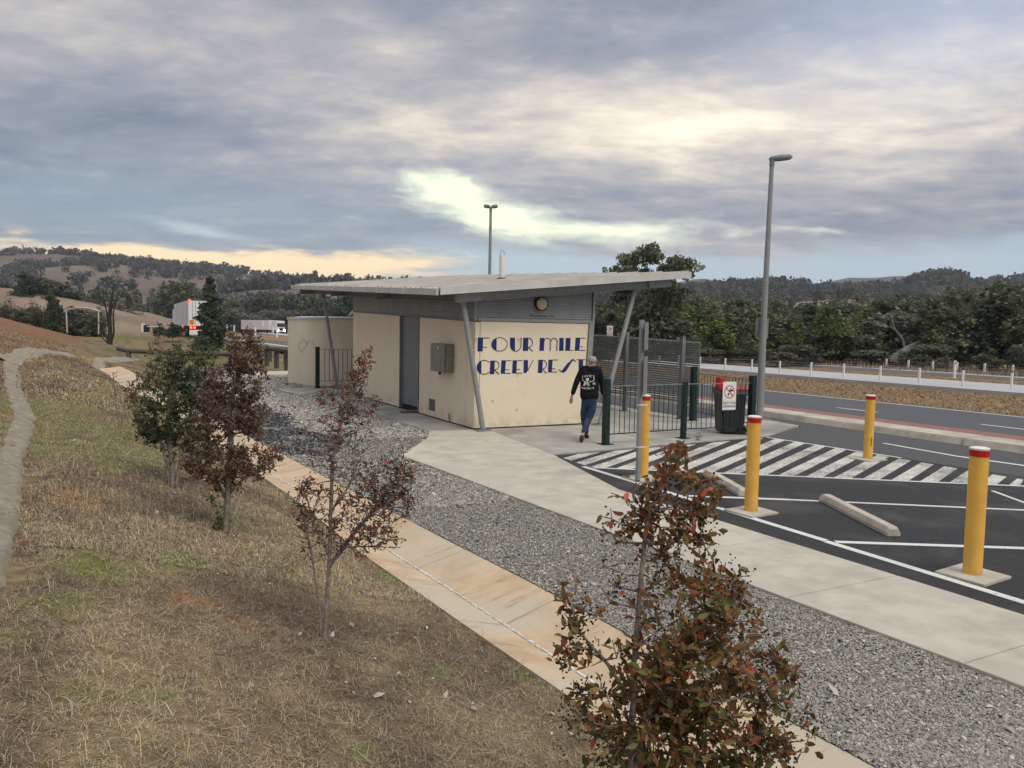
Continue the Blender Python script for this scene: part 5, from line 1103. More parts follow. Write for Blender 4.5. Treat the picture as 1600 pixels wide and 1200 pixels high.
# ================================================================== grass, stones
def grass():
    rs = np.random.RandomState(4); out = []
    def field(n, y0, y1, xlo, xhi_off, hgt, wid, seed, lay):
        y_ = y0+(y1-y0)*rs.uniform(size=n)**1.6; a = xlo(y_); b = xn(y_)-.02+xhi_off; x = a+(b-a)*rs.uniform(size=n)
        c = np.interp(y_, *SW); k = np.abs(x-c) > (.10+.05*np.sin(y_*6)+.06*np.sin(y_*2.3+1)+rs.uniform(-.05, .06, n)); x, y_ = x[k], y_[k]; n = len(x)
        T = tintfield(x, y_); lum = T.mean(1); keep = rs.uniform(size=n) < .55+.45*fbm(x*2.2, y_*2.2, 77); soil = (T[:, 0] > 1.45) & (T[:, 2] < .85); keep &= ~(soil & (rs.uniform(size=n) < .8)); x, y_, T = x[keep], y_[keep], T[keep]; n = len(x)
        z = h(x, y_); P0 = np.stack([x, y_, z], 1); th = rs.uniform(0, 2*math.pi, n); green = (T[:, 1] > T[:, 0])
        L_ = hgt*rs.lognormal(0, .4, n)*np.where(green, .75, 1); el = np.where(rs.uniform(size=n) < lay, rs.uniform(.02, .35, n), rs.uniform(.6, 1.4, n)); d = np.stack([np.cos(th)*np.cos(el), np.sin(th)*np.cos(el), np.sin(el)], 1)
        s_ = np.stack([-np.sin(th), np.cos(th), 0*th], 1)*(wid*rs.uniform(.6, 1.5, n))[:, None]
        bend = np.stack([np.cos(th+.7), np.sin(th+.7), -.6+0*th], 1)*(L_*.18)[:, None]
        P1 = P0+d*(L_*.55)[:, None]+[0, 0, .003]; P2 = P0+d*L_[:, None]+bend; P2[:, 2] = np.maximum(P2[:, 2], h(P2[:, 0], P2[:, 1])+.003)
        V = np.stack([P0-s_, P0+s_, P1+s_*.8, P1-s_*.8, P2], 1)
        base = np.array([.265, .228, .165]); col = T*base*rs.uniform(.45, 1.75, (n, 1)); grey = rs.uniform(size=n) < .25; col[grey] = col[grey].mean(1)[:, None]*np.array([1.15, 1.05, .9]); pale = rs.uniform(size=n) < .14; col[pale] = np.array([.46, .40, .29])*rs.uniform(.7, 1.1, (pale.sum(), 1))
        out.append((V, np.clip(col, 0, .6)))
    lo = lambda y_: -.45-.13*y_-.4
    field(190000, 1.6, 9, lo, 0, .032, .0013, 1, .72); field(120000, 6, 20, lo, 0, .04, .0028, 2, .65); field(45000, 16, 42, lambda y_: -.5-.14*y_, 0, .05, .007, 3, .5)
    # long straws
    field(24000, 1.6, 12, lo, .05, .10, .0013, 5, .9)
    V = np.concatenate([o[0] for o in out]); T = np.concatenate([o[1] for o in out]); n = len(V)
    Q = V[:, :4].reshape(-1, 3); iq = np.arange(n)[:, None]*4+np.array([0, 1, 2, 3]); o = npmesh('dry_grass', Q, iq, M['blade'], tint=np.repeat(T, 4, 0)); tag(o, 'short dry straw coloured grass covering the bank', 'grass', kind='stuff')
    Q = V[:, 2:5].reshape(-1, 3); iq = np.arange(n)[:, None]*3+np.array([0, 1, 2]); o = npmesh('dry_grass_tips', Q, iq, M['blade'], tint=np.repeat(T, 3, 0)); tag(o, 'fine bent tips of the dry grass on the bank', 'grass', kind='stuff')
grass()
def stones(name, label, n, samp, sz, cols, seed, zf, flat=.7):
    rs = np.random.RandomState(seed); x, y_ = samp(rs, n); n = len(x); s_ = sz*rs.lognormal(0, .45, n); P_ = np.stack([x, y_, zf(x, y_)+s_*.12], 1)
    tv, tf = oct_tpl(); tv = np.array([(1, .2, .1), (.3, 1, -.1), (-.9, .5, .15), (-.6, -.8, 0), (.5, -.9, .1), (.1, 0, .8), (0, .1, -.6)])*.5
    tf = np.array([(0, 1, 5), (1, 2, 5), (2, 3, 5), (3, 4, 5), (4, 0, 5)]); V = tv[None]*(1+.35*rs.normal(size=(n, 7, 1)))*s_[:, None, None]; V[:, :, 2] *= flat
    a = rs.uniform(0, 6.28, n); c, s2 = np.cos(a)[:, None], np.sin(a)[:, None]; X, Y, Z = V[:, :, 0], V[:, :, 1], V[:, :, 2]; t1 = rs.normal(0, .35, (n, 1)); t2 = rs.normal(0, .35, (n, 1))
    V = np.stack([X*c-Y*s2, X*s2+Y*c, Z+X*t1+Y*t2], 2)+P_[:, None]; f = (tf[None]+(np.arange(n)*7)[:, None, None]).reshape(-1, 3)
    T = np.repeat(palette(cols, n, rs), 7, 0); o = npmesh(name, V.reshape(-1, 3), f, M['stone'], tint=T); tag(o, label, 'gravel', kind='stuff'); return o
GC = [(0.362, 0.341, 0.291), (0.304, 0.287, 0.25), (0.257, 0.244, 0.214), (0.316, 0.296, 0.25), (0.21, 0.201, 0.179), (0.339, 0.32, 0.279), (0.432, 0.408, 0.355), (0.268, 0.258, 0.229)]
def sampA(y0, y1, e):
    def f(rs, n):
        y_ = y0+(y1-y0)*rs.uniform(size=n)**e; a = xf(y_)+.0; b = np.interp(y_, *NE)+.0; b = np.where(y_ > 12.8, np.minimum(np.interp(y_, [12.8, 14.85, 15.7], [4.55, 5.85, 6.2]), 6.2), b); x = a+(b-a)*rs.uniform(size=n)
        return x, y_
    return f
z0 = lambda x, y_: -.03+.012*fbm(x*1.5, y_*1.5, 8)+0*x
stones('gravel_stones', 'grey crushed stone between the drain and the footpath', 210000, sampA(2.2, 11, 1.7), .0088, GC, 21, z0)
stones('gravel_stones', 'grey crushed stone spread beside the building', 70000, sampA(9, 26, 1.4), .016, [tuple(v*1.0 for v in c) for c in GC], 22, z0)
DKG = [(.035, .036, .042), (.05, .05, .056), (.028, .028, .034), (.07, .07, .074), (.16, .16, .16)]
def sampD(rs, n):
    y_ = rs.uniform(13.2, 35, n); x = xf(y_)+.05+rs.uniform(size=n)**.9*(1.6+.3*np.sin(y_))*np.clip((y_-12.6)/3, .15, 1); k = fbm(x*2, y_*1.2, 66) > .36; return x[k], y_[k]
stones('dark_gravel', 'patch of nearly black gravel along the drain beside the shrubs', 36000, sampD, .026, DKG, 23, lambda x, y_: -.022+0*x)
PLG = [(.44, .42, .37), (.34, .325, .29), (.50, .475, .42), (.28, .27, .25), (.40, .38, .34)]
def sampP(rs, n):
    y_ = rs.uniform(15, 36, n); x = rs.uniform(3.4, 6.2, n)+1.2*np.clip((y_-28)/6, 0, 1); k = (x > xf(y_)+1.5+.3*np.sin(y_)); k &= ~((y_ > 26) & (y_ < 28.4) & (x > 5.2)); return x[k], y_[k]
stones('pale_gravel', 'pale coarse gravel around the tank and side path', 60000, sampP, .025, PLG, 24, lambda x, y_: -.024+0*x)
def sampW(rs, n): y_ = 2+6*rs.uniform(size=n); return rs.uniform(xf(y_), np.interp(y_, *NE)), y_
stones('pale_chips', 'scattered white stone chips lying on the gravel', 260, sampW, .010, [(.50, .50, .47), (.42, .41, .39)], 25, lambda x, y_: -.018+0*x)
def sampB(rs, n): y_ = 2.2+12*rs.uniform(size=n)**1.5; x = xn(y_)-.05-rs.uniform(size=n)*(.6+.2*y_); return x, y_
stones('bank_pebbles', 'small white pebbles and litter scattered through the dry grass', 330, sampB, .016, [(.55, .53, .48), (.4, .37, .32), (.3, .26, .2)], 26, lambda x, y_: h(x, y_)+.006)

# ================================================================== trees
QV = np.array([(0, -.5, 0), (1, -.45, .08), (1.05, .45, 0), (.05, .5, .1)]); QF = np.array([(0, 1, 2, 3)])
def crown_mesh(name, lobes, n, leaf, pal, seed, droop=0.0, shell=.5, thin=0.0):
    """leaf clumps through a set of ellipsoid lobes, unit sized (height 1)"""
    rs = np.random.RandomState(seed); W_ = np.array([l[3]*l[4]*l[5] for l in lobes])**(2/3); cnt = rs.multinomial(n, W_/W_.sum()); P_ = []; C_ = []
    pal = np.array(pal)
    for l, c in zip(lobes, cnt):
        k = max(3, c//26); cc = rs.normal(size=(k, 3)); cc /= np.linalg.norm(cc, axis=1)[:, None]; cc *= (rs.uniform(.1, 1, k)**shell)[:, None]
        ii = rs.randint(0, k, c); p = cc[ii]+rs.normal(size=(c, 3))*.17; tone = rs.uniform(.62, 1.42, k)[ii]; hue = pal[rs.randint(0, len(pal), k)][ii]
        P_.append(p*np.array(l[3:6])+np.array(l[:3])); C_.append(hue*(tone*rs.uniform(.7, 1.3, c))[:, None])
    P_ = np.concatenate(P_); C_ = np.concatenate(C_); v, f, t = scatter_leaves(P_, leaf, np.clip(C_, 0, 1), rs, (QV, QF), updir=-droop)
    o = npmesh(name, v, f, M['leaf'], None, tint=t); m_ = o.data; bpy.data.objects.remove(o); return m_
def trunk_mesh(name, top, r, m, seed, limbs=5, spread=.3):
    rs = np.random.RandomState(seed); mb = MB(); mb.tube([(0, 0, -.02), (rs.normal()*.01, rs.normal()*.01, top*.5), (rs.normal()*.02, rs.normal()*.02, top)], [r, r*.75, r*.45], 8)
    for k in range(limbs):
        a = rs.uniform(0, 6.28); z = top*rs.uniform(.35, .95); e = spread*rs.uniform(.5, 1); mb.tube([(0, 0, z), (math.cos(a)*e*.5, math.sin(a)*e*.5, z+.10), (math.cos(a)*e, math.sin(a)*e, z+.26)], [r*.45, r*.3, r*.1], 5)
    o = mb.build(name, M[m], None, smooth=True); d = o.data; bpy.data.objects.remove(o); return d
OG = [(0.125, 0.147, 0.077), (0.154, 0.169, 0.089), (0.177, 0.177, 0.103), (0.103, 0.125, 0.074)]
GG = [(0.184, 0.191, 0.14), (0.214, 0.209, 0.154), (0.154, 0.162, 0.121)]
BG = [(0.134, 0.173, 0.058), (0.166, 0.198, 0.07), (0.109, 0.147, 0.054)]
DGn = [(0.067, 0.092, 0.058), (0.079, 0.105, 0.067), (0.058, 0.079, 0.054)]
VAR = []
rs = np.random.RandomState(5)
for k in range(9):
    pal = (OG, GG, OG, BG, DGn, GG, OG, BG, OG)[k]; lobes = []
    for j in range(9 if k != 3 else 6):
        a = rs.uniform(0, 6.28); rr = rs.uniform(.05, .24); z = rs.uniform(.30, .80); s_ = rs.uniform(.13, .22)*(1.15-.4*abs(z-.5)); lobes.append((rr*math.cos(a), rr*math.sin(a), z, s_, s_, s_*rs.uniform(.75, 1.05)))
    lobes.append((0, 0, .86, .14, .14, .12)); lobes.append((0, 0, .28, .3, .3, .16))
    VAR.append((crown_mesh('crown', lobes, 5200, .034, pal, 50+k), trunk_mesh('trunk', .6, .017, 'bark_pale' if k % 2 else 'bark', 60+k)))
# big open gum
lobes = [(math.cos(a)*r_, math.sin(a)*r_, z, s_*1.3, s_*1.3, s_*.85) for a, r_, z, s_ in [(0, .36, .80, .10), (.8, .22, .90, .09), (2.0, .20, .93, .10), (3.0, .38, .82, .11), (3.6, .2, .86, .08), (4.5, .25, .84, .1), (5.4, .30, .78, .09), (1.4, .33, .74, .1), (2.5, .33, .68, .1), (0.3, .24, .62, .1), (3.2, .25, .58, .12), (5, .2, .62, .1), (6, .42, .62, .08), (1, .12, .75, .09)]]
VAR.append((crown_mesh('crown', lobes+[(0, 0, .42, .30, .30, .16), (0, 0, .22, .33, .33, .18)], 15000, .024, OG+GG, 77, shell=.6), trunk_mesh('trunk', .75, .016, 'bark_pale', 78, 12, .34)))
# columnar drooping evergreen
VAR.append((crown_mesh('crown', [(0, 0, .15, .17, .17, .13), (.02, 0, .32, .155, .15, .16), (-.01, 0, .5, .13, .13, .17), (.01, 0, .68, .10, .10, .15), (-.01, 0, .83, .065, .07, .12), (0, 0, .94, .03, .03, .07), (.1, .02, .3, .08, .08, .1), (-.11, 0, .22, .07, .07, .1), (.08, 0, .55, .06, .06, .08)], 6500, .026, [(.06, .088, .055), (.075, .10, .062), (.09, .115, .072)], 79, droop=1.2, shell=.6), trunk_mesh('trunk', .9, .012, 'bark_dark', 80, 4, .06)))
# bare wintry scrub
VAR.append((crown_mesh('crown', [(0, 0, .6, .35, .35, .3), (.1, 0, .4, .3, .3, .25), (-.15, 0, .7, .2, .2, .2)], 1500, .02, [(.085, .065, .05), (.10, .08, .06), (.07, .06, .045)], 81), trunk_mesh('trunk', .5, .02, 'bark_dark', 82, 9, .4)))
def tree(px, w, ytop, width_px, var, name, label, group=None, base=None, parts=True):
    p = at(px, 560, w); zb = float(base_h(p.x, p.y)) if base is None else base
    top = H+(H and 0)+(at(px, ytop, w).z-H); hh = max(.5, top-zb); o = empty(name, (p.x, p.y, zb), label, 'tree' if 'bush' not in name else 'bush', group)
    wd = width_px*w/F; sx = wd/(.62 if var < 9 else (.92 if var == 9 else (.38 if var == 10 else .8)))
    for nm, me in (('crown', VAR[var][0]), ('trunk', VAR[var][1])):
        c = bpy.data.objects.new(nm, me); COL.objects.link(c); c.parent = o; c.scale = (sx, sx, hh); c.rotation_euler = (0, 0, random.uniform(0, 6.28))
    return o
# the creek-side belt on the right
desc = {0: 'dark olive', 1: 'grey green', 2: 'olive', 3: 'bright green rounded', 4: 'very dark', 5: 'pale grey green', 6: 'brownish olive', 7: 'fresh green', 8: 'broad olive'}
rr = random.Random(3)
tree(1012, 64, 391, 150, 9, 'eucalyptus', 'tall open crowned gum rising behind the roof end, highest tree in the belt')
row = []
for i, px in enumerate(range(915, 1690, 31)):
    pxx = px+rr.uniform(-9, 9); w = (66 if px < 1250 else 66-(px-1250)*.03)+rr.uniform(-3, 4); row.append((pxx, w, rr.uniform(464, 503), rr.uniform(62, 92), rr.choice([0, 1, 2, 6, 5, 8, 7, 0, 4]), 'front'))
for i, px in enumerate(range(905, 1695, 36)):
    pxx = px+rr.uniform(-9, 9); w = 80+rr.uniform(-4, 6); yt = np.interp(px, [900, 1100, 1250, 1400, 1500, 1560, 1780], [478, 462, 478, 462, 448, 442, 430])+rr.uniform(-6, 10); row.append((pxx, w, yt, rr.uniform(60, 95), rr.choice([0, 1, 2, 4, 6, 8]), 'middle'))
for i, px in enumerate(range(900, 1700, 32)):
    pxx = px+rr.uniform(-8, 8); w = 120+rr.uniform(-12, 15); yt = np.interp(px, [900, 1100, 1200, 1290, 1400, 1500, 1800], [470, 458, 462, 480, 462, 448, 440])+rr.uniform(-4, 7); row.append((pxx, w, yt, rr.uniform(40, 65), rr.choice([0, 4, 1, 2, 8]), 'far'))
r9 = random.Random(21)
for px in range(1705, 2150, 24): row.append((px+r9.uniform(-8, 8), 70+r9.uniform(-10, 30), r9.uniform(415, 460), r9.uniform(70, 110), r9.choice([0, 1, 2, 6, 8, 5]), 'outside'))
for k, (px, w, yt, wd, v_, rw) in enumerate(row):
    where = 'beyond the pale road' if rw == 'front' else {'middle': 'in the middle of the creek belt', 'far': 'at the back of the creek belt'}.get(rw, 'past the right edge of the picture')
    tree(px, w, yt, wd, v_, 'creek_tree', f'{desc[v_]} tree {where}', 'trees along the creek')
for px, w, yt, wd, v_, lab in [(1295, 60, 474, 62, 3, 'bright green rounded tree in front of the darker creek trees'), (1338, 61, 490, 48, 7, 'fresh green tree just right of the bright rounded one'), (1243, 61, 500, 40, 3, 'smaller bright green tree left of the rounded one'), (1120, 60, 488, 60, 7, 'mid green tree seen left of the lamp post'), (1560, 58, 440, 95, 0, 'tall dark olive tree at the right edge of the picture'), (1480, 60, 455, 80, 8, 'broad olive tree behind the fallen white tree')]:
    tree(px, w, yt, wd, v_, 'creek_tree', lab)
rr = random.Random(8)
for k in range(22):
    px = 905+k*38+rr.uniform(-14, 14); w = 60+rr.uniform(-2, 3); w -= max(0, px-1250)*.02; tree(px, w, 540+rr.uniform(-10, 12)+max(0, (px-1250)*.012), rr.uniform(34, 60), rr.choice([5, 1, 11, 6, 5]), 'creek_bush', 'low grey scrub at the foot of the creek trees', 'low bushes under the creek trees')
# fallen pale tree
fa, fb = at(1392, 572, 57), at(1478, 520, 60); FT = empty('fallen_tree', fa, 'fallen bleached tree trunk leaning in front of the creek trees', 'dead tree')
mb = MB(); mb.tube([fa, at(1402, 558, 57.5), at(1420, 544, 58), at(1450, 530, 59), fb], [.55, .42, .26, .16, .05], 8); t_ = mb.build('trunk', M['bark_pale'], FT, smooth=True)
for pts, r_ in (([(1414, 548), (1410, 530), (1398, 514), (1394, 500), (1389, 488)], .11), ([(1398, 514), (1388, 510)], .06), ([(1392, 566), (1408, 566), (1425, 560)], .09), ([(1450, 530), (1458, 515), (1470, 500)], .06)):
    mb = MB(); mb.tube([at(x, y_, 57.8) for x, y_ in pts], [r_*(1-.7*i/(len(pts)-1)) for i in range(len(pts))], 6); mb.build('limb', M['bark_pale'], FT, smooth=True)

# left middle distance
tree(330, 60, 430, 50, 10, 'evergreen_tree', 'slender drooping dark evergreen standing in front of the trailer', base=-.0)
tree(270, 78, 503, 30, 4, 'round_bush', 'small dark round bush left of the evergreen, by the trailer'); tree(249, 84, 503, 20, 6, 'round_bush', 'small reddish brown bush left of the dark round one')
BK = [(40, 150, 421, 50, 4), (70, 155, 434, 46, 0), (100, 160, 440, 50, 4), (12, 165, 440, 30, 4), (82, 150, 458, 22, 4), (128, 300, 442, 16, 0), (160, 220, 446, 48, 1), (185, 260, 452, 40, 0), (145, 230, 452, 40, 4), (215, 300, 452, 26, 0),
      (240, 280, 462, 30, 1), (262, 260, 440, 55, 0), (295, 260, 438, 60, 2), (230, 240, 478, 40, 0), (268, 230, 470, 50, 4), (300, 220, 466, 50, 0), (200, 170, 482, 36, 1), (178, 160, 470, 34, 5)]
for k, (px, w, yt, wd, v_) in enumerate(BK): tree(px, w, yt, wd, v_, 'valley_tree', f'{desc[v_]} tree in the valley left of the trailer', 'trees in the valley', base=float(np.interp(w, [150, 300], [1.5, -2])) if px > 120 else 4.5)
for k, (px, yt, wd, v_) in enumerate([(10, 458, 40, 11), (30, 468, 40, 11), (60, 462, 40, 11), (52, 480, 46, 0), (80, 452, 26, 4), (95, 484, 40, 6), (120, 478, 56, 1), (135, 484, 44, 0), (150, 492, 34, 2), (160, 470, 40, 11), (78, 490, 40, 4), (108, 490, 40, 0), (30, 482, 36, 2), (6, 478, 30, 1), (144, 505, 20, 5)]):
    tree(px, 82+k % 4*2, yt, wd, v_, 'scrub_tree', ('bare wintry' if v_ == 11 else desc[v_])+' scrubby tree beyond the crest of the bank', 'scrub beyond the bank', base=.3)
rr = random.Random(12)
for k in range(17):
    px = 352+k*18+rr.uniform(-6, 6); w = np.interp(px, [350, 640], [300, 190])+rr.uniform(-15, 15); v_ = rr.choice([0, 4, 1, 8]); tree(px, w, 464+rr.uniform(-6, 5)-(px > 450)*6, rr.uniform(34, 50), v_, 'roadside_tree', f'{desc[v_]} tree beyond the highway, seen left of the building', 'trees beyond the highway', base=-.5)
for k in range(12):
    px = 352+k*15+rr.uniform(-6, 6); w = 250+rr.uniform(-10, 10); tree(px, w, 484+rr.uniform(-6, 4), rr.uniform(26, 40), rr.choice([0, 4, 1]), 'roadside_bush', 'low dark bush lining the far side of the highway', 'bushes beyond the highway', base=-.5)
# dead burnt tree
p = hit(172, 541); w0 = (at(172, 541, 75)-CC).dot(CF); DT = empty('burnt_tree', at(172, 543, 60), 'bare blackened multi stemmed tree standing at the foot of the bank', 'dead tree')
mb = MB()
for pts, r_ in (([(172, 543), (172, 515), (171, 490), (174, 470), (178, 448)], .20), ([(170, 535), (163, 520), (156, 505), (146, 502), (135, 497)], .09), ([(171, 520), (168, 495), (163, 470), (160, 452)], .09), ([(174, 535), (178, 520), (177, 490), (181, 470), (188, 452)], .09), ([(165, 480), (158, 465), (154, 452)], .05), ([(174, 480), (184, 468), (194, 458)], .05), ([(170, 538), (160, 528), (154, 518)], .07), ([(172, 500), (176, 478), (172, 456)], .06), ([(181, 470), (190, 462), (196, 450)], .04), ([(163, 470), (150, 462), (146, 452)], .04)):
    mb = MB(); mb.tube([at(x, y_, 60) for x, y_ in pts], [r_*(1-.78*i/(len(pts)-1)) for i in range(len(pts))], 7); mb.build('stem' if r_ < .15 else 'trunk', M['charred'], DT, smooth=True)
# garden arch
AR = empty('arch_frame', at(128, 520, 70), 'pale curved metal arch frame standing among the scrub', 'arch'); q = lambda x, y_: at(x, y_, 70)
mb = MB(); mb.tube([q(105, 520), q(103.5, 486)], .06, 8); mb.build('leg', M['archm'], AR); mb = MB(); mb.tube([q(154, 522), q(154, 486)], .06, 8); mb.build('leg', M['archm'], AR)
mb = MB(); mb.tube([q(100, 487), q(108, 483), q(120, 481.5), q(132, 481), q(145, 483), q(157, 487)], .07, 8); mb.build('top_rail', M['archm'], AR, smooth=True)

# ================================================================== hills
def ridge(name, prof, wc, wf, zf=-1.5, col=None, seed=0, rough=.02, m=None, back=.55, step=6):
    px0, px1 = prof[0][0], prof[-1][0]; xs = np.arange(px0, px1+1, step); ys = np.interp(xs, [p[0] for p in prof], [p[1] for p in prof]); rows = 26; V = []
    for i, (x, y_) in enumerate(zip(xs, ys)):
        d = ray(x, y_); t = wc; C_ = CC+d*t; dh = Vector((d.x, d.y)); zc = C_.z
        for j in range(rows):
            s_ = j/(rows-6) if j <= rows-6 else 1+(j-(rows-6))/5*back
            tt = wf+(wc-wf)*s_; e = min(s_, 1); f_ = e*e*(3-2*e) if s_ <= 1 else 1-(s_-1)/back*.8
            z = zf+(zc-zf)*f_*(1 if s_ < 1 else 1); xx, yy_ = dh.x*tt, dh.y*tt; nz = (float(fbm(xx/(wc*.09), yy_/(wc*.09), seed))-.5)*(zc-zf)*.5*e*(1-e)*2.6
            V.append((xx, yy_, z+nz))
    n = len(xs); i = np.arange(n*rows).reshape(n, rows); Fc = np.stack([i[:-1, :-1], i[1:, :-1], i[1:, 1:], i[:-1, 1:]], -1).reshape(-1, 4); V = np.array(V)
    o = npmesh(name, V, Fc, m, smooth=True); tag(o, kind='structure'); return xs, V.reshape(n, rows, 3), rows
M['hillbrown'] = mat('hill_pasture', (.155, .115, .092), (.115, .088, .075), .012, .95, c3=(.19, .145, .105), scale3=.006)
M['hilltan'] = mat('tan_pasture', (.27, .205, .135), (.21, .155, .105), .05, .95, c3=(.17, .14, .09), scale3=.03)
M['hillblue'] = mat('far_wooded_hill', (.05, .058, .06), (.065, .07, .068), .01, .95)
M['hillwood'] = mat('woodland_floor', (.075, .07, .052), (.10, .09, .062), .02, .95)
L1 = ridge('hill', [(-500, 402), (-200, 400), (0, 402), (40, 400), (90, 402), (150, 409), (200, 413), (260, 418), (330, 421), (360, 426), (400, 433), (450, 440), (520, 443), (600, 446), (700, 450), (900, 455)], 900, 380, -1.5, m=M['hillbrown'], seed=2)
L2 = ridge('hill', [(-300, 470), (-50, 462), (30, 448), (75, 430), (95, 426), (125, 431), (190, 442), (235, 438), (270, 446), (330, 452), (400, 458), (520, 464), (640, 470)], 560, 330, -1.5, m=M['hillbrown'], seed=5)
L3 = ridge('hill', [(-300, 440), (-60, 446), (0, 450), (50, 456), (100, 464), (140, 473), (180, 482), (220, 494), (260, 506)], 170, 100, .3, m=M['hilltan'], seed=7)
L4 = ridge('hill', [(175, 500), (210, 486), (235, 489), (262, 497), (300, 503)], 190, 140, .2, m=M['hilltan'], seed=8)
L5 = ridge('hill', [(300, 475), (350, 461), (400, 453), (470, 451), (560, 452), (680, 456), (800, 462)], 520, 300, -1.5, m=M['hillbrown'], seed=9)
R1 = ridge('hill', [(900, 452), (1040, 446), (1085, 437), (1100, 436), (1130, 441), (1180, 446), (1260, 447), (1300, 440), (1325, 435), (1360, 436), (1400, 434.5), (1430, 437), (1480, 445), (1700, 452), (1900, 455)], 1900, 1300, -2, m=M['hillblue'], seed=11)
R2 = ridge('hill', [(800, 460), (950, 455), (1100, 456), (1145, 450), (1200, 448), (1250, 452), (1290, 458), (1340, 458), (1400, 457), (1420, 449), (1445, 442), (1475, 438), (1500, 440), (1530, 448), (1570, 448), (1620, 444), (1750, 438), (1900, 436)], 800, 330, -2, m=M['hillwood'], seed=13)
R3_ = ridge('hill', [(1215, 478), (1250, 472), (1290, 468), (1330, 468), (1370, 476)], 420, 300, -2, m=M['hilltan'], seed=15)
def woodland(name, label, R, n, dens, size, pal, seed, per=44, jmin=2):
    xs, V, rows = R; rs = np.random.RandomState(seed); P_ = []; tries = 0
    while len(P_) < n and tries < n*40:
        tries += 1; i = rs.uniform(0, len(xs)-1.01); j = rs.uniform(jmin, rows-5.5); i0, j0 = int(i), int(j); a, b = i-i0, j-j0
        p = (V[i0, j0]*(1-a)+V[i0+1, j0]*a)*(1-b)+(V[i0, j0+1]*(1-a)+V[i0+1, j0+1]*a)*b; px = np.interp(i, np.arange(len(xs)), xs)
        if rs.uniform() < dens(px, j/(rows-6), float(fbm(p[0]/70, p[1]/70, seed)), rs): P_.append(p)
    P_ = np.array(P_); n = len(P_); s_ = size*rs.uniform(.55, 1.35, n); pal = np.array(pal); hue = pal[rs.randint(0, len(pal), n)]*rs.uniform(.75, 1.2, (n, 1))
    off = rs.normal(size=(n, per, 3)); off /= np.linalg.norm(off, axis=2)[:, :, None]; off *= rs.uniform(.45, 1, (n, per, 1)); off *= np.array([.55, .55, .45])
    Q = P_[:, None]+(off+np.array([0, 0, .42]))*s_[:, None, None]; c = np.repeat(hue, per, 0)*rs.uniform(.7, 1.3, (n*per, 1)); Rf = rot_frames(n*per, rs, 0); sz = np.repeat(s_, per)*rs.uniform(.14, .26, n*per)
    v = np.einsum('vk,nkj->nvj', QV, Rf)*sz[:, None, None]+Q.reshape(-1, 1, 3); f = (QF[None]+(np.arange(n*per)*4)[:, None, None]).reshape(-1, 4)
    o = npmesh(name, v.reshape(-1, 3), f, M['leaf'], tint=np.repeat(c, 4, 0)); tag(o, label, 'woodland', kind='stuff'); return o
HW = [(0.1, 0.104, 0.092), (0.083, 0.09, 0.078), (0.118, 0.116, 0.099)]
woodland('hill_woodland', 'dark woodland covering the long ridge at the left', L1, 1500, lambda px, t, nz, rs: (.9 if nz > .50 else .015)*(1.0 if t > .35 else .5)*(1 if px < 330 or t < .6 else .35), 8, HW, 41)
woodland('hill_woodland', 'dark belts of trees on the lower slopes at the left', L2, 420, lambda px, t, nz, rs: (.9 if nz > .6 else .0)*(1 if t < .7 else .05)+(.5 if px > 240 and t < .6 else 0), 8, HW, 42)
woodland('hill_woodland', 'dark trees along the foot of the brown field behind the building', L5, 380, lambda px, t, nz, rs: (.9 if t < .45 or (t > .93 and nz > .45) else .02), 9, HW, 43)
woodland('hill_woodland', 'wooded slopes rising behind the creek belt at the right', R2, 2600, lambda px, t, nz, rs: .95 if (nz > .40 or px > 1400) else .25, 9, [(.075, .084, .062), (.095, .098, .072), (.062, .072, .054)], 44)
woodland('hill_woodland', 'trees bordering the small dry field among the creek trees', R3_, 150, lambda px, t, nz, rs: .9 if t < .5 else (.15 if nz > .5 else 0), 8, [(.08, .09, .06), (.10, .10, .07)], 45)
rs = np.random.RandomState(6)
for (R, pxs, lab, grp, sc_) in ((L1, [8, 22, 33, 58, 62, 98, 112, 118, 140, 168, 182, 208, 232, 238, 262, 310, 314, 321, 327, 347, 352, 361, 371, 375, 383, 397, 404, 412, 430, 441], 'small tree silhouetted along the crest of the left ridge', 'crest trees on the left ridge', 1.0),
                           (R2, [1150, 1163, 1171, 1180, 1203, 1212, 1226, 1262, 1300, 1416, 1452, 1530, 1541, 1552, 1574, 1590], 'small tree silhouetted on the skyline at the right', 'skyline trees at the right', 1.0)):
    xs, V, rows = R
    for px in pxs:
        i = np.interp(px, xs, np.arange(len(xs))); i0 = int(i); p = V[i0, rows-6]*(1-(i-i0))+V[min(i0+1, len(xs)-1), rows-6]*(i-i0); hh = rs.uniform(5.5, 10.5); o = empty('crest_tree', (p[0], p[1], p[2]-.6), lab, 'tree', grp); v_ = rs.choice([0, 4, 8])
        for nm, me in (('crown', VAR[v_][0]), ('trunk', VAR[v_][1])): c = bpy.data.objects.new(nm, me); COL.objects.link(c); c.parent = o; c.scale = (hh*1.15, hh*1.15, hh)
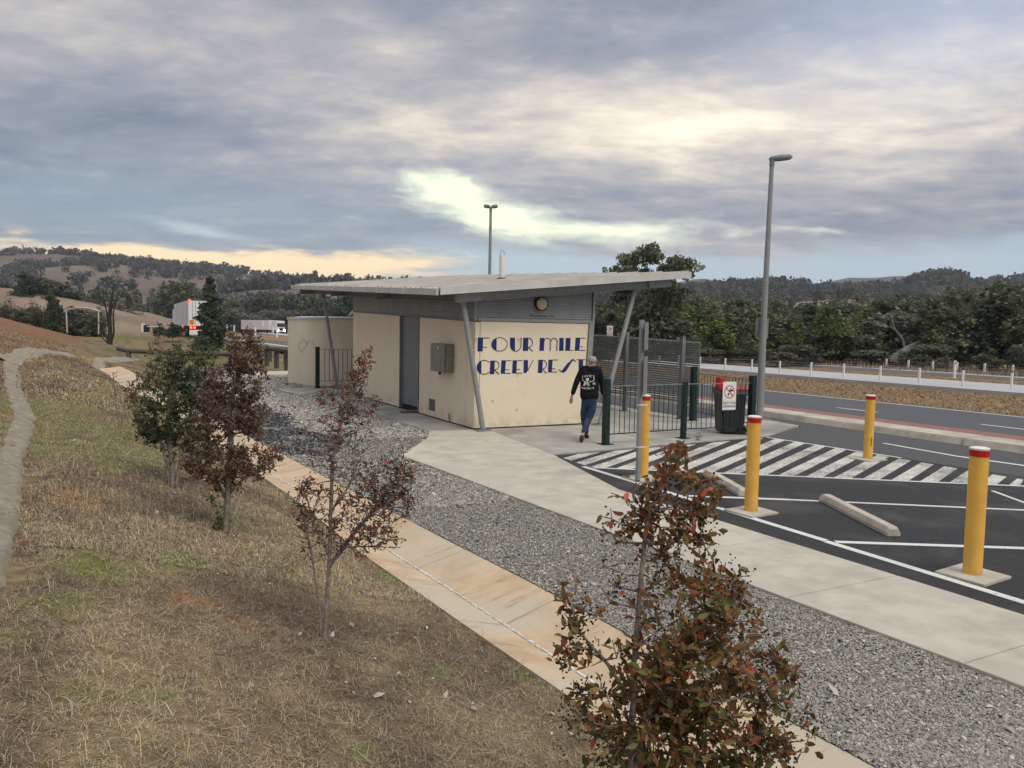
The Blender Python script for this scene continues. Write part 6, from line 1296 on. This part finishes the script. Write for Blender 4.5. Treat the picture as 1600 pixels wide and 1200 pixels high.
# dry tussocks under the creek trees and along the far verge
rs2 = np.random.RandomState(33); n = 60000; y_ = rs2.uniform(-5, 75, n); e = rs2.uniform(size=n); x = np.where(e < .45, rs2.uniform(24.2, 33.6, n), np.where(e < .65, rs2.uniform(39.6, 43.4, n), rs2.uniform(45.4, 54, n)+y_*.05)); z = base_h(x, y_); hh = np.where(x > 45, .36, .022)*rs2.uniform(.4, 1.5, n)*np.clip(fbm(x*.5, y_*.3, 12)*1.6, .3, 1.5); a = rs2.uniform(0, 3.14, n); wv = np.stack([np.cos(a), np.sin(a), 0*a], 1)*(np.where(x > 45, .045, .022))[:, None]; P0 = np.stack([x, y_, z-.15], 1); P0[:, 2] = z-.06; tip = P0+np.stack([rs2.normal(0, .08, n), rs2.normal(0, .08, n), hh+.06], 1)
V = np.stack([P0-wv, P0+wv, tip], 1).reshape(-1, 3); c = palette([(.31, .25, .17), (.26, .205, .14), (.35, .285, .19), (.21, .165, .12)], n, rs2); o = npmesh('verge_grass', V, np.arange(n*3).reshape(n, 3), M['blade'], tint=np.repeat(c, 3, 0)); tag(o, 'dry brown tussock grass on the verges beyond the highway', 'grass', kind='stuff')

# ================================================================== roadside furniture
B1 = [(1093.5, 576.3), (1132.7, 578.8), (1174.4, 581), (1218, 584.7), (1266.8, 587.5), (1318, 590), (1375, 594.5), (1436, 598.7), (1503.8, 604), (1580, 608.5), (1670, 615)]
F1 = empty('cable_barrier', G(1375, 594.5), 'white post and wire barrier on the near edge of the pale road', 'barrier'); tops = []
for (x, y_) in [(1000, 570), (1030, 572), (1060, 574)]+B1:
    p = G(x, y_); mb = MB(); mb.box((p.x, p.y, .38), (.08, .08, .80)); o = mb.build('post', M['white'], F1); mb = MB(); mb.box((p.x, p.y, .80), (.09, .09, .05)); mb.build('cap', M['rubber'], o); tops.append(p)
for z in (.72, .60, .48, .36): mb = MB(); mb.tube([p+Vector((0, 0, z)) for p in tops], .008, 5); mb.build('cable', M['galv'], F1)
F2 = empty('cable_barrier', G(1300, 568), 'far row of white posts with wires in front of the creek trees', 'barrier'); tops = []
for (x, y_) in [(1000, 555), (1030, 556.5), (1062, 558), (1094, 559), (1116, 560), (1138, 560.7), (1161, 561.5), (1183, 562), (1209, 564), (1234, 565), (1260, 566.7), (1289.5, 569), (1319, 570), (1351, 573), (1384.5, 575.5), (1419, 578), (1457, 580), (1495, 582), (1538, 584), (1582, 587), (1630, 590)]:
    p = G(x, y_); p = at(x, y_-.5, (p-CC).dot(CF)); mb = MB(); mb.box((p.x, p.y, p.z+.30), (.10, .10, .72)); mb.build('post', M['white'], F2); tops.append(p)
for z in (.5, .35, .2): mb = MB(); mb.tube([p+Vector((0, 0, z)) for p in tops], .010, 4); mb.build('wire', M['galv_dull'], F2)
p = G(1491, 591); g_ = empty('guide_post', p, 'single stout white guide post between the two post rows', 'post'); mb = MB(); mb.box((p.x, p.y, .5), (.16, .08, 1.0)); mb.build('post_body', M['white'], g_); mb = MB(); mb.box((p.x, p.y-.045, .86), (.10, .01, .12)); mb.build('reflector', M['redband'], g_)
RS_ = empty('road_sign', at(1582, 580, 56), 'grey back of a wide road sign on two posts near the right edge', 'road sign')
for x in (1575, 1591): mb = MB(); mb.tube([at(x-.6, 582, 56), at(x, 546, 56)], .06, 8); mb.build('post', M['signback'], RS_)
mb = MB(); mb.plate([at(1570.5, 554, 55.9), at(1594.5, 555, 55.9), at(1594.5, 545.5, 55.9), at(1570.5, 545, 55.9)], CF*.02); mb.build('sign_panel', M['signback'], RS_)
# log rails
def lograil(pts, z, r, label, spacing=None):
    o = empty('log_rail', pts[0], label, 'rail'); 
    mb = MB(); mb.tube([p+Vector((0, 0, z)) for p in pts], r, 10); mb.build('log', M['timber'], o, smooth=True)
    for p in (pts[1:-1] if len(pts) > 2 else pts): mb = MB(); mb.tube([p-Vector((0, 0, .1)), p+Vector((0, 0, z))], r*1.05, 10); mb.build('post', M['timber'], o, smooth=True)
w_ = 41.5; lograil([at(185, 562, w_+1), at(201, 566, w_), at(283, 570, w_-1), at(368, 572, w_-2)], .62, .13, 'weathered log rail on posts at the end of the gravel, by green lawn')
p0, p1 = G(412, 577), G(470, 577)
lograil([at(395, 566, 50), at(417, 570, 48), at(432, 573, 46), at(448, 576, 44), at(470, 580, 42)], 1.05, .14, 'dark timber guard rail left of the tank'); lograil([at(385, 560, 62), at(404, 562, 60), at(422, 564, 58), at(446, 566, 56), at(470, 568, 54)], 1.0, .13, 'farther timber guard rail beside the highway, left of the tank')
p = at(432.5, 572, 47); mk_ = empty('marker_post', p, 'short white marker post in front of the timber guard rail', 'post'); mb = MB(); mb.box((p.x, p.y, p.z+.22), (.16, .1, .44)); mb.build('post_body', M['white'], mk_)
for (x, y_, w) in [(366, 517, 150), (427, 520, 150), (399, 522, 120), (355, 514, 190), (411, 508, 200), (433, 525, 110), (348.5, 515, 130)]:
    p = at(x, y_, w); g_ = empty('guide_post', (p.x, p.y, p.z), 'small white guide post beside the highway', 'post', 'guide posts by the highway'); mb = MB(); mb.box((p.x, p.y, p.z+.45), (.22, .1, 1.3)); mb.build('post_body', M['white'], g_)

# ================================================================== vehicles
def trailer(label, p, L_, Wd, z0_, z1_, dirv, name='articulated_truck'):
    p = Vector(p); d = Vector(dirv).normalized(); r_ = Vector((d.y, -d.x, 0)); o = empty(name, p, label, 'truck')   # p = rear left corner on the ground, d = driving direction
    Q = lambda a, b, z: p+r_*a+d*b+Vector((0, 0, z))
    mb = MB(); mb.hexa([Q(0, 0, z0_), Q(Wd, 0, z0_), Q(Wd, L_, z0_), Q(0, L_, z0_), Q(0, 0, z1_), Q(Wd, 0, z1_), Q(Wd, L_, z1_), Q(0, L_, z1_)]); b = mb.build('trailer_body', M['truckwhite'], o, bevel=.03)
    return o, Q, b
zg = .82; tp = at(294.5, 523, 90); tk, Q, b = trailer('white box trailer of a large truck driving away with red lights lit', (tp.x, tp.y, zg), 21.5, 2.5, 1.25, 4.25, (0, 1, 0))
mb = MB(); mb.hexa([Q(.3, .2, .75), Q(2.2, .2, .75), Q(2.2, 26, .75), Q(.3, 26, .75), Q(.3, .2, 1.25), Q(2.2, .2, 1.25), Q(2.2, 26, 1.25), Q(.3, 26, 1.25)]); mb.build('chassis', M['chassis'], tk)
for k in range(2): mb = MB(); mb.hexa([Q(.05+1.21*k, -.05, 1.3), Q(1.24+1.21*k, -.05, 1.3), Q(1.24+1.21*k, -.01, 1.3), Q(.05+1.21*k, -.01, 1.3), Q(.05+1.21*k, -.05, 4.18), Q(1.24+1.21*k, -.05, 4.18), Q(1.24+1.21*k, -.01, 4.18), Q(.05+1.21*k, -.01, 4.18)]); mb.build('rear_door', M['truckwhite'], tk)
for a in (.45, .8, 1.7, 2.05): mb = MB(); mb.tube([Q(a, -.09, 1.3), Q(a, -.09, 4.15)], .025, 6); mb.build('door_rod', M['galv'], tk)
for k in range(11):
    mb = MB(); mb.hexa([Q(-.02, .3+k*1.9, 1.3), Q(0, .3+k*1.9, 1.3), Q(0, .36+k*1.9, 1.3), Q(-.02, .36+k*1.9, 1.3), Q(-.02, .3+k*1.9, 4.2), Q(0, .3+k*1.9, 4.2), Q(0, .36+k*1.9, 4.2), Q(-.02, .36+k*1.9, 4.2)]); mb.build('side_rib', M['galv'], tk)
mb = MB(); mb.hexa([Q(.1, 22.2, .7), Q(2.4, 22.2, .7), Q(2.4, 27, .7), Q(.1, 27, .7), Q(.1, 22.2, 3.6), Q(2.4, 22.2, 3.6), Q(2.4, 26.4, 3.6), Q(.1, 26.4, 3.6)]); mb.build('cab', M['truckwhite'], tk, bevel=.08)
mb = MB(); mb.hexa([Q(-.0, -.06, 4.20), Q(2.5, -.06, 4.20), Q(2.5, .1, 4.20), Q(0, .1, 4.20), Q(0, -.06, 4.27), Q(2.5, -.06, 4.27), Q(2.5, .1, 4.27), Q(0, .1, 4.27)]); mb.build('roof_edge', M['galv_dull'], tk)
def lampq(Q, a, b, z, s_, m, par, nm='tail_lamp'): mb = MB(); mb.hexa([Q(a, b, z), Q(a+s_, b, z), Q(a+s_, b+.05, z), Q(a, b+.05, z), Q(a, b, z+s_), Q(a+s_, b, z+s_), Q(a+s_, b+.05, z+s_), Q(a, b+.05, z+s_)]); mb.build(nm, M[m], par)
for a in (.05, 2.25): lampq(Q, a, -.14, 4.12, .22, 'taillight', tk)
for a in (.15, .55, 1.9, 2.2): lampq(Q, a, -.14, .95, .24, 'taillight', tk)
lampq(Q, -.12, 8.0, 1.05, .2, 'taillight', tk, 'side_lamp'); lampq(Q, .15, -.12, 1.5, .45, 'orange', tk, 'placard')
mb = MB(); mb.hexa([Q(.1, -.1, .25), Q(2.4, -.1, .25), Q(2.4, -.05, .25), Q(.1, -.05, .25), Q(.1, -.1, .8), Q(2.4, -.1, .8), Q(2.4, -.05, .8), Q(.1, -.05, .8)]); mb.build('mud_flap', M['white'], tk)
for bb in (1.2, 2.5, 3.8, 20.2, 21.5, 25.2):
    for a in (.05, 2.45): mb = MB(); mb.tube([Q(a-.14, bb, .5), Q(a+.14, bb, .5)], .5, 18); mb.build('wheel', M['rubber'], tk, smooth=True)
# oncoming truck on the far carriageway
tp = at(446, 521.5, 215); d_ = Vector((-.10, -1, 0)); zt = tp.z; tk2 = empty('articulated_truck', tp, 'white cab truck with pale trailer coming the other way on the far carriageway', 'truck'); d_ = d_.normalized(); r_ = Vector((-d_.y, d_.x, 0))
Q = lambda a, b, z: tp-r_*a-d_*b+Vector((0, 0, z))
r_ = Vector((CR.x, CR.y, 0)).normalized()
Q = lambda a, b, z: tp-r_*a+Vector((-.52, 1, 0)).normalized()*b*1.0+Vector((0, 0, z))
mb = MB(); mb.hexa([Q(2.4, 0, .5), Q(0, 0, .5), Q(0, 2.4, .5), Q(2.4, 2.4, .5), Q(2.4, .25, 3.6), Q(0, .25, 3.6), Q(0, 2.4, 3.6), Q(2.4, 2.4, 3.6)]); mb.build('cab', M['truckwhite'], tk2, bevel=.1)
mb = MB(); mb.hexa([Q(2.3, -.05, 1.9), Q(.1, -.05, 1.9), Q(.1, 0, 1.9), Q(2.3, 0, 1.9), Q(2.2, .06, 2.9), Q(.2, .06, 2.9), Q(.2, .2, 2.9), Q(2.2, .2, 2.9)]); mb.build('windscreen', M['glass'], tk2)
mb = MB(); mb.hexa([Q(2.5, 3.2, 1.0), Q(0, 3.2, 1.0), Q(0, 16, 1.0), Q(2.5, 16, 1.0), Q(2.5, 3.2, 3.7), Q(0, 3.2, 3.7), Q(0, 16, 3.7), Q(2.5, 16, 3.7)]); mb.build('trailer_body', M['truckwhite'], tk2)
mb = MB(); mb.hexa([Q(2.2, .3, .4), Q(.3, .3, .4), Q(.3, 15.5, .4), Q(2.2, 15.5, .4), Q(2.2, .3, 1.0), Q(.3, .3, 1.0), Q(.3, 15.5, 1.0), Q(2.2, 15.5, 1.0)]); mb.build('chassis', M['chassis'], tk2)
mb = MB(); mb.hexa([Q(1.7, -.04, .9), Q(.7, -.04, .9), Q(.7, .0, .9), Q(1.7, .0, .9), Q(1.7, -.02, 1.6), Q(.7, -.02, 1.6), Q(.7, .1, 1.6), Q(1.7, .1, 1.6)]); mb.build('grille', M['chassis'], tk2)
for a in (.15, 1.95): mb = MB(); mb.hexa([Q(a+.3, -.1, .75), Q(a, -.1, .75), Q(a, -.04, .75), Q(a+.3, -.04, .75), Q(a+.3, -.1, 1.0), Q(a, -.1, 1.0), Q(a, -.04, 1.0), Q(a+.3, -.04, 1.0)]); mb.build('headlamp', M['headlight'], tk2)
for bb in (.9, 4.2, 12, 13.2, 14.4):
    for a in (.1, 2.4): mb = MB(); c = Q(a, bb, .5); mb.tube([c-r_*.15, c+r_*.15], .5, 14); mb.build('wheel', M['rubber'], tk2, smooth=True)
def car(px, py, w, label, lamp='headlight', hs=1.0, z=None):
    c = at(px, py, w); o = empty('car', c, label, 'car'); r_ = Vector((CR.x, CR.y, 0)).normalized(); f_ = Vector((CF.x, CF.y, 0)).normalized(); Q = lambda a, b, z: c+r_*a+f_*b+Vector((0, 0, z))
    mb = MB(); mb.hexa([Q(-.9, 0, .3), Q(.9, 0, .3), Q(.9, 4.3, .3), Q(-.9, 4.3, .3), Q(-.86, .1, .85), Q(.86, .1, .85), Q(.86, 4.2, .95), Q(-.86, 4.2, .95)]); mb.build('body', M['carpaint'], o, bevel=.08)
    mb = MB(); mb.hexa([Q(-.8, 1.1, .85), Q(.8, 1.1, .85), Q(.8, 3.9, .9), Q(-.8, 3.9, .9), Q(-.65, 1.8, 1.42), Q(.65, 1.8, 1.42), Q(.65, 3.4, 1.42), Q(-.65, 3.4, 1.42)]); mb.build('cabin', M['glass'], o, bevel=.05)
    for s_ in (-.7, .7):
        mb = MB(); mb.tube([Q(s_, -.06, .65), Q(s_, .02, .65)], .14*hs, 12); mb.build('headlamp', M[lamp], o)
        for b in (.8, 3.5): mb = MB(); mb.tube([Q(s_*1.2-.1, b, .32), Q(s_*1.2+.1, b, .32)], .32, 14); mb.build('wheel', M['rubber'], o)
    return o
car(399, 514, 230, 'oncoming car with headlights on the far carriageway'); car(346, 502.5, 300, 'car with a bright yellow headlamp just right of the evergreen', 'amber', 5.0); car(372, 502, 420, 'small distant car at the far bend of the highway', 'headlight', .8)
for k, (x, y_) in enumerate([(218, 462.5), (222, 465), (226, 467.5), (229, 467), (232, 469.5)]): car(x, y_, 620, 'distant car with bright headlights on the road across the valley', 'headlight', 2.6)['group'] = 'distant cars across the valley'
for k, (x, y_, wd) in enumerate([(178, 461, 14), (186, 463, 10)]):
    c = at(x, y_, 600); r_ = Vector((CR.x, CR.y, 0)).normalized(); f_ = Vector((CF.x, CF.y, 0)).normalized(); o = empty('farmhouse', c, ('larger' if k == 0 else 'smaller')+' pale farm building far across the valley', 'building'); q = lambda a, b, z: c+r_*a+f_*b+Vector((0, 0, z)); e = wd/4
    mb = MB(); mb.hexa([q(-e, 0, -4), q(e, 0, -4), q(e, 6, -4), q(-e, 6, -4), q(-e, 0, 2.4), q(e, 0, 2.4), q(e, 6, 2.4), q(-e, 6, 2.4)]); mb.build('wall', M['pvc'], o); mb = MB(); mb.add([q(-e-.3, -.4, 2.4), q(e+.3, -.4, 2.4), q(e+.3, 6.4, 2.4), q(-e-.3, 6.4, 2.4), q(-e-.3, 3, 4), q(e+.3, 3, 4)], [(0, 1, 5, 4), (2, 3, 4, 5), (0, 4, 3), (1, 2, 5), (3, 2, 1, 0)]); mb.build('roof', M['galv'], o)
# picnic shelter, bin and table by the side road
p = at(233, 519, 100); PS = empty('notice_stand', p, 'white panel beside a dark bin near the far lawn', 'stand'); r_ = Vector((CR.x, CR.y, 0)).normalized(); f_ = Vector((CF.x, CF.y, 0)).normalized(); q = lambda a, b, z: p+r_*a+f_*b+Vector((0, 0, z))
mb = MB(); mb.hexa([q(-1.0, 0, 0), q(-.75, 0, 0), q(-.75, .5, 0), q(-1.0, .5, 0), q(-1.0, 0, 1.15), q(-.75, 0, 1.15), q(-.75, .5, 1.15), q(-1.0, .5, 1.15)]); mb.build('white_panel', M['white'], PS)
mb = MB(); mb.hexa([q(-.70, 0, 0), q(-.2, 0, 0), q(-.2, .5, 0), q(-.7, .5, 0), q(-.7, 0, .9), q(-.2, 0, .9), q(-.2, .5, .9), q(-.7, .5, .9)]); mb.build('bin_body', M['green'], PS)
p2 = at(244, 519.5, 100); PT = empty('picnic_table', p2, 'pale picnic table beside the white panel at the far lawn', 'table'); q = lambda a, b, z: p2+r_*a+f_*b+Vector((0, 0, z))
mb = MB(); mb.hexa([q(-1, -.4, .72), q(1, -.4, .72), q(1, .4, .72), q(-1, .4, .72), q(-1, -.4, .8), q(1, -.4, .8), q(1, .4, .8), q(-1, .4, .8)]); mb.build('tabletop', M['pvc'], PT)
for a in (-.8, .8): mb = MB(); mb.bar(q(a, 0, 0), q(a, 0, .72), .1, .1); mb.build('leg', M['galv_dull'], PT)

# ================================================================== haze over the valley
M_h = bpy.data.materials.new('valley_haze'); M_h.use_nodes = True; t = NT(M_h.node_tree); M_h.node_tree.nodes.clear()
pv = t.node('ShaderNodeVolumePrincipled'); pv.inputs['Color'].default_value = (.86, .90, 1.0, 1); pv.inputs['Density'].default_value = HAZE; pv.inputs['Anisotropy'].default_value = .2
ou = t.node('ShaderNodeOutputMaterial'); t.l.new(pv.outputs[0], ou.inputs['Volume'])
if HAZE:
    mb = MB(); mb.box((0, 600, 84), (5200, 5000, 176)); o = mb.build('haze', M_h); tag(o, 'thin blue evening haze lying over the whole valley', None, kind='stuff')

# neighbours that share a description are told apart by their order from left to right
ORD = 'first second third fourth fifth sixth seventh eighth ninth tenth eleventh twelfth thirteenth fourteenth fifteenth sixteenth seventeenth eighteenth nineteenth twentieth'.split()
same = {}
for o in list(S.objects):
    if o.get('category') and o.get('group') and o.get('label'): same.setdefault(o['label'], []).append(o)
for lab, os_ in same.items():
    if len(os_) < 2: continue
    def sx(o):
        d = o.location-CC; return (d.dot(CR))/max(.1, d.dot(CF))
    os_.sort(key=sx)
    for i, o in enumerate(os_):
        n_ = 'leftmost' if i == 0 else ('rightmost' if i == len(os_)-1 else (ORD[i]+' from left' if i < 20 else f'{ORD[len(os_)-1-i]} from right'))
        o['label'] = f'{lab}, {n_}'
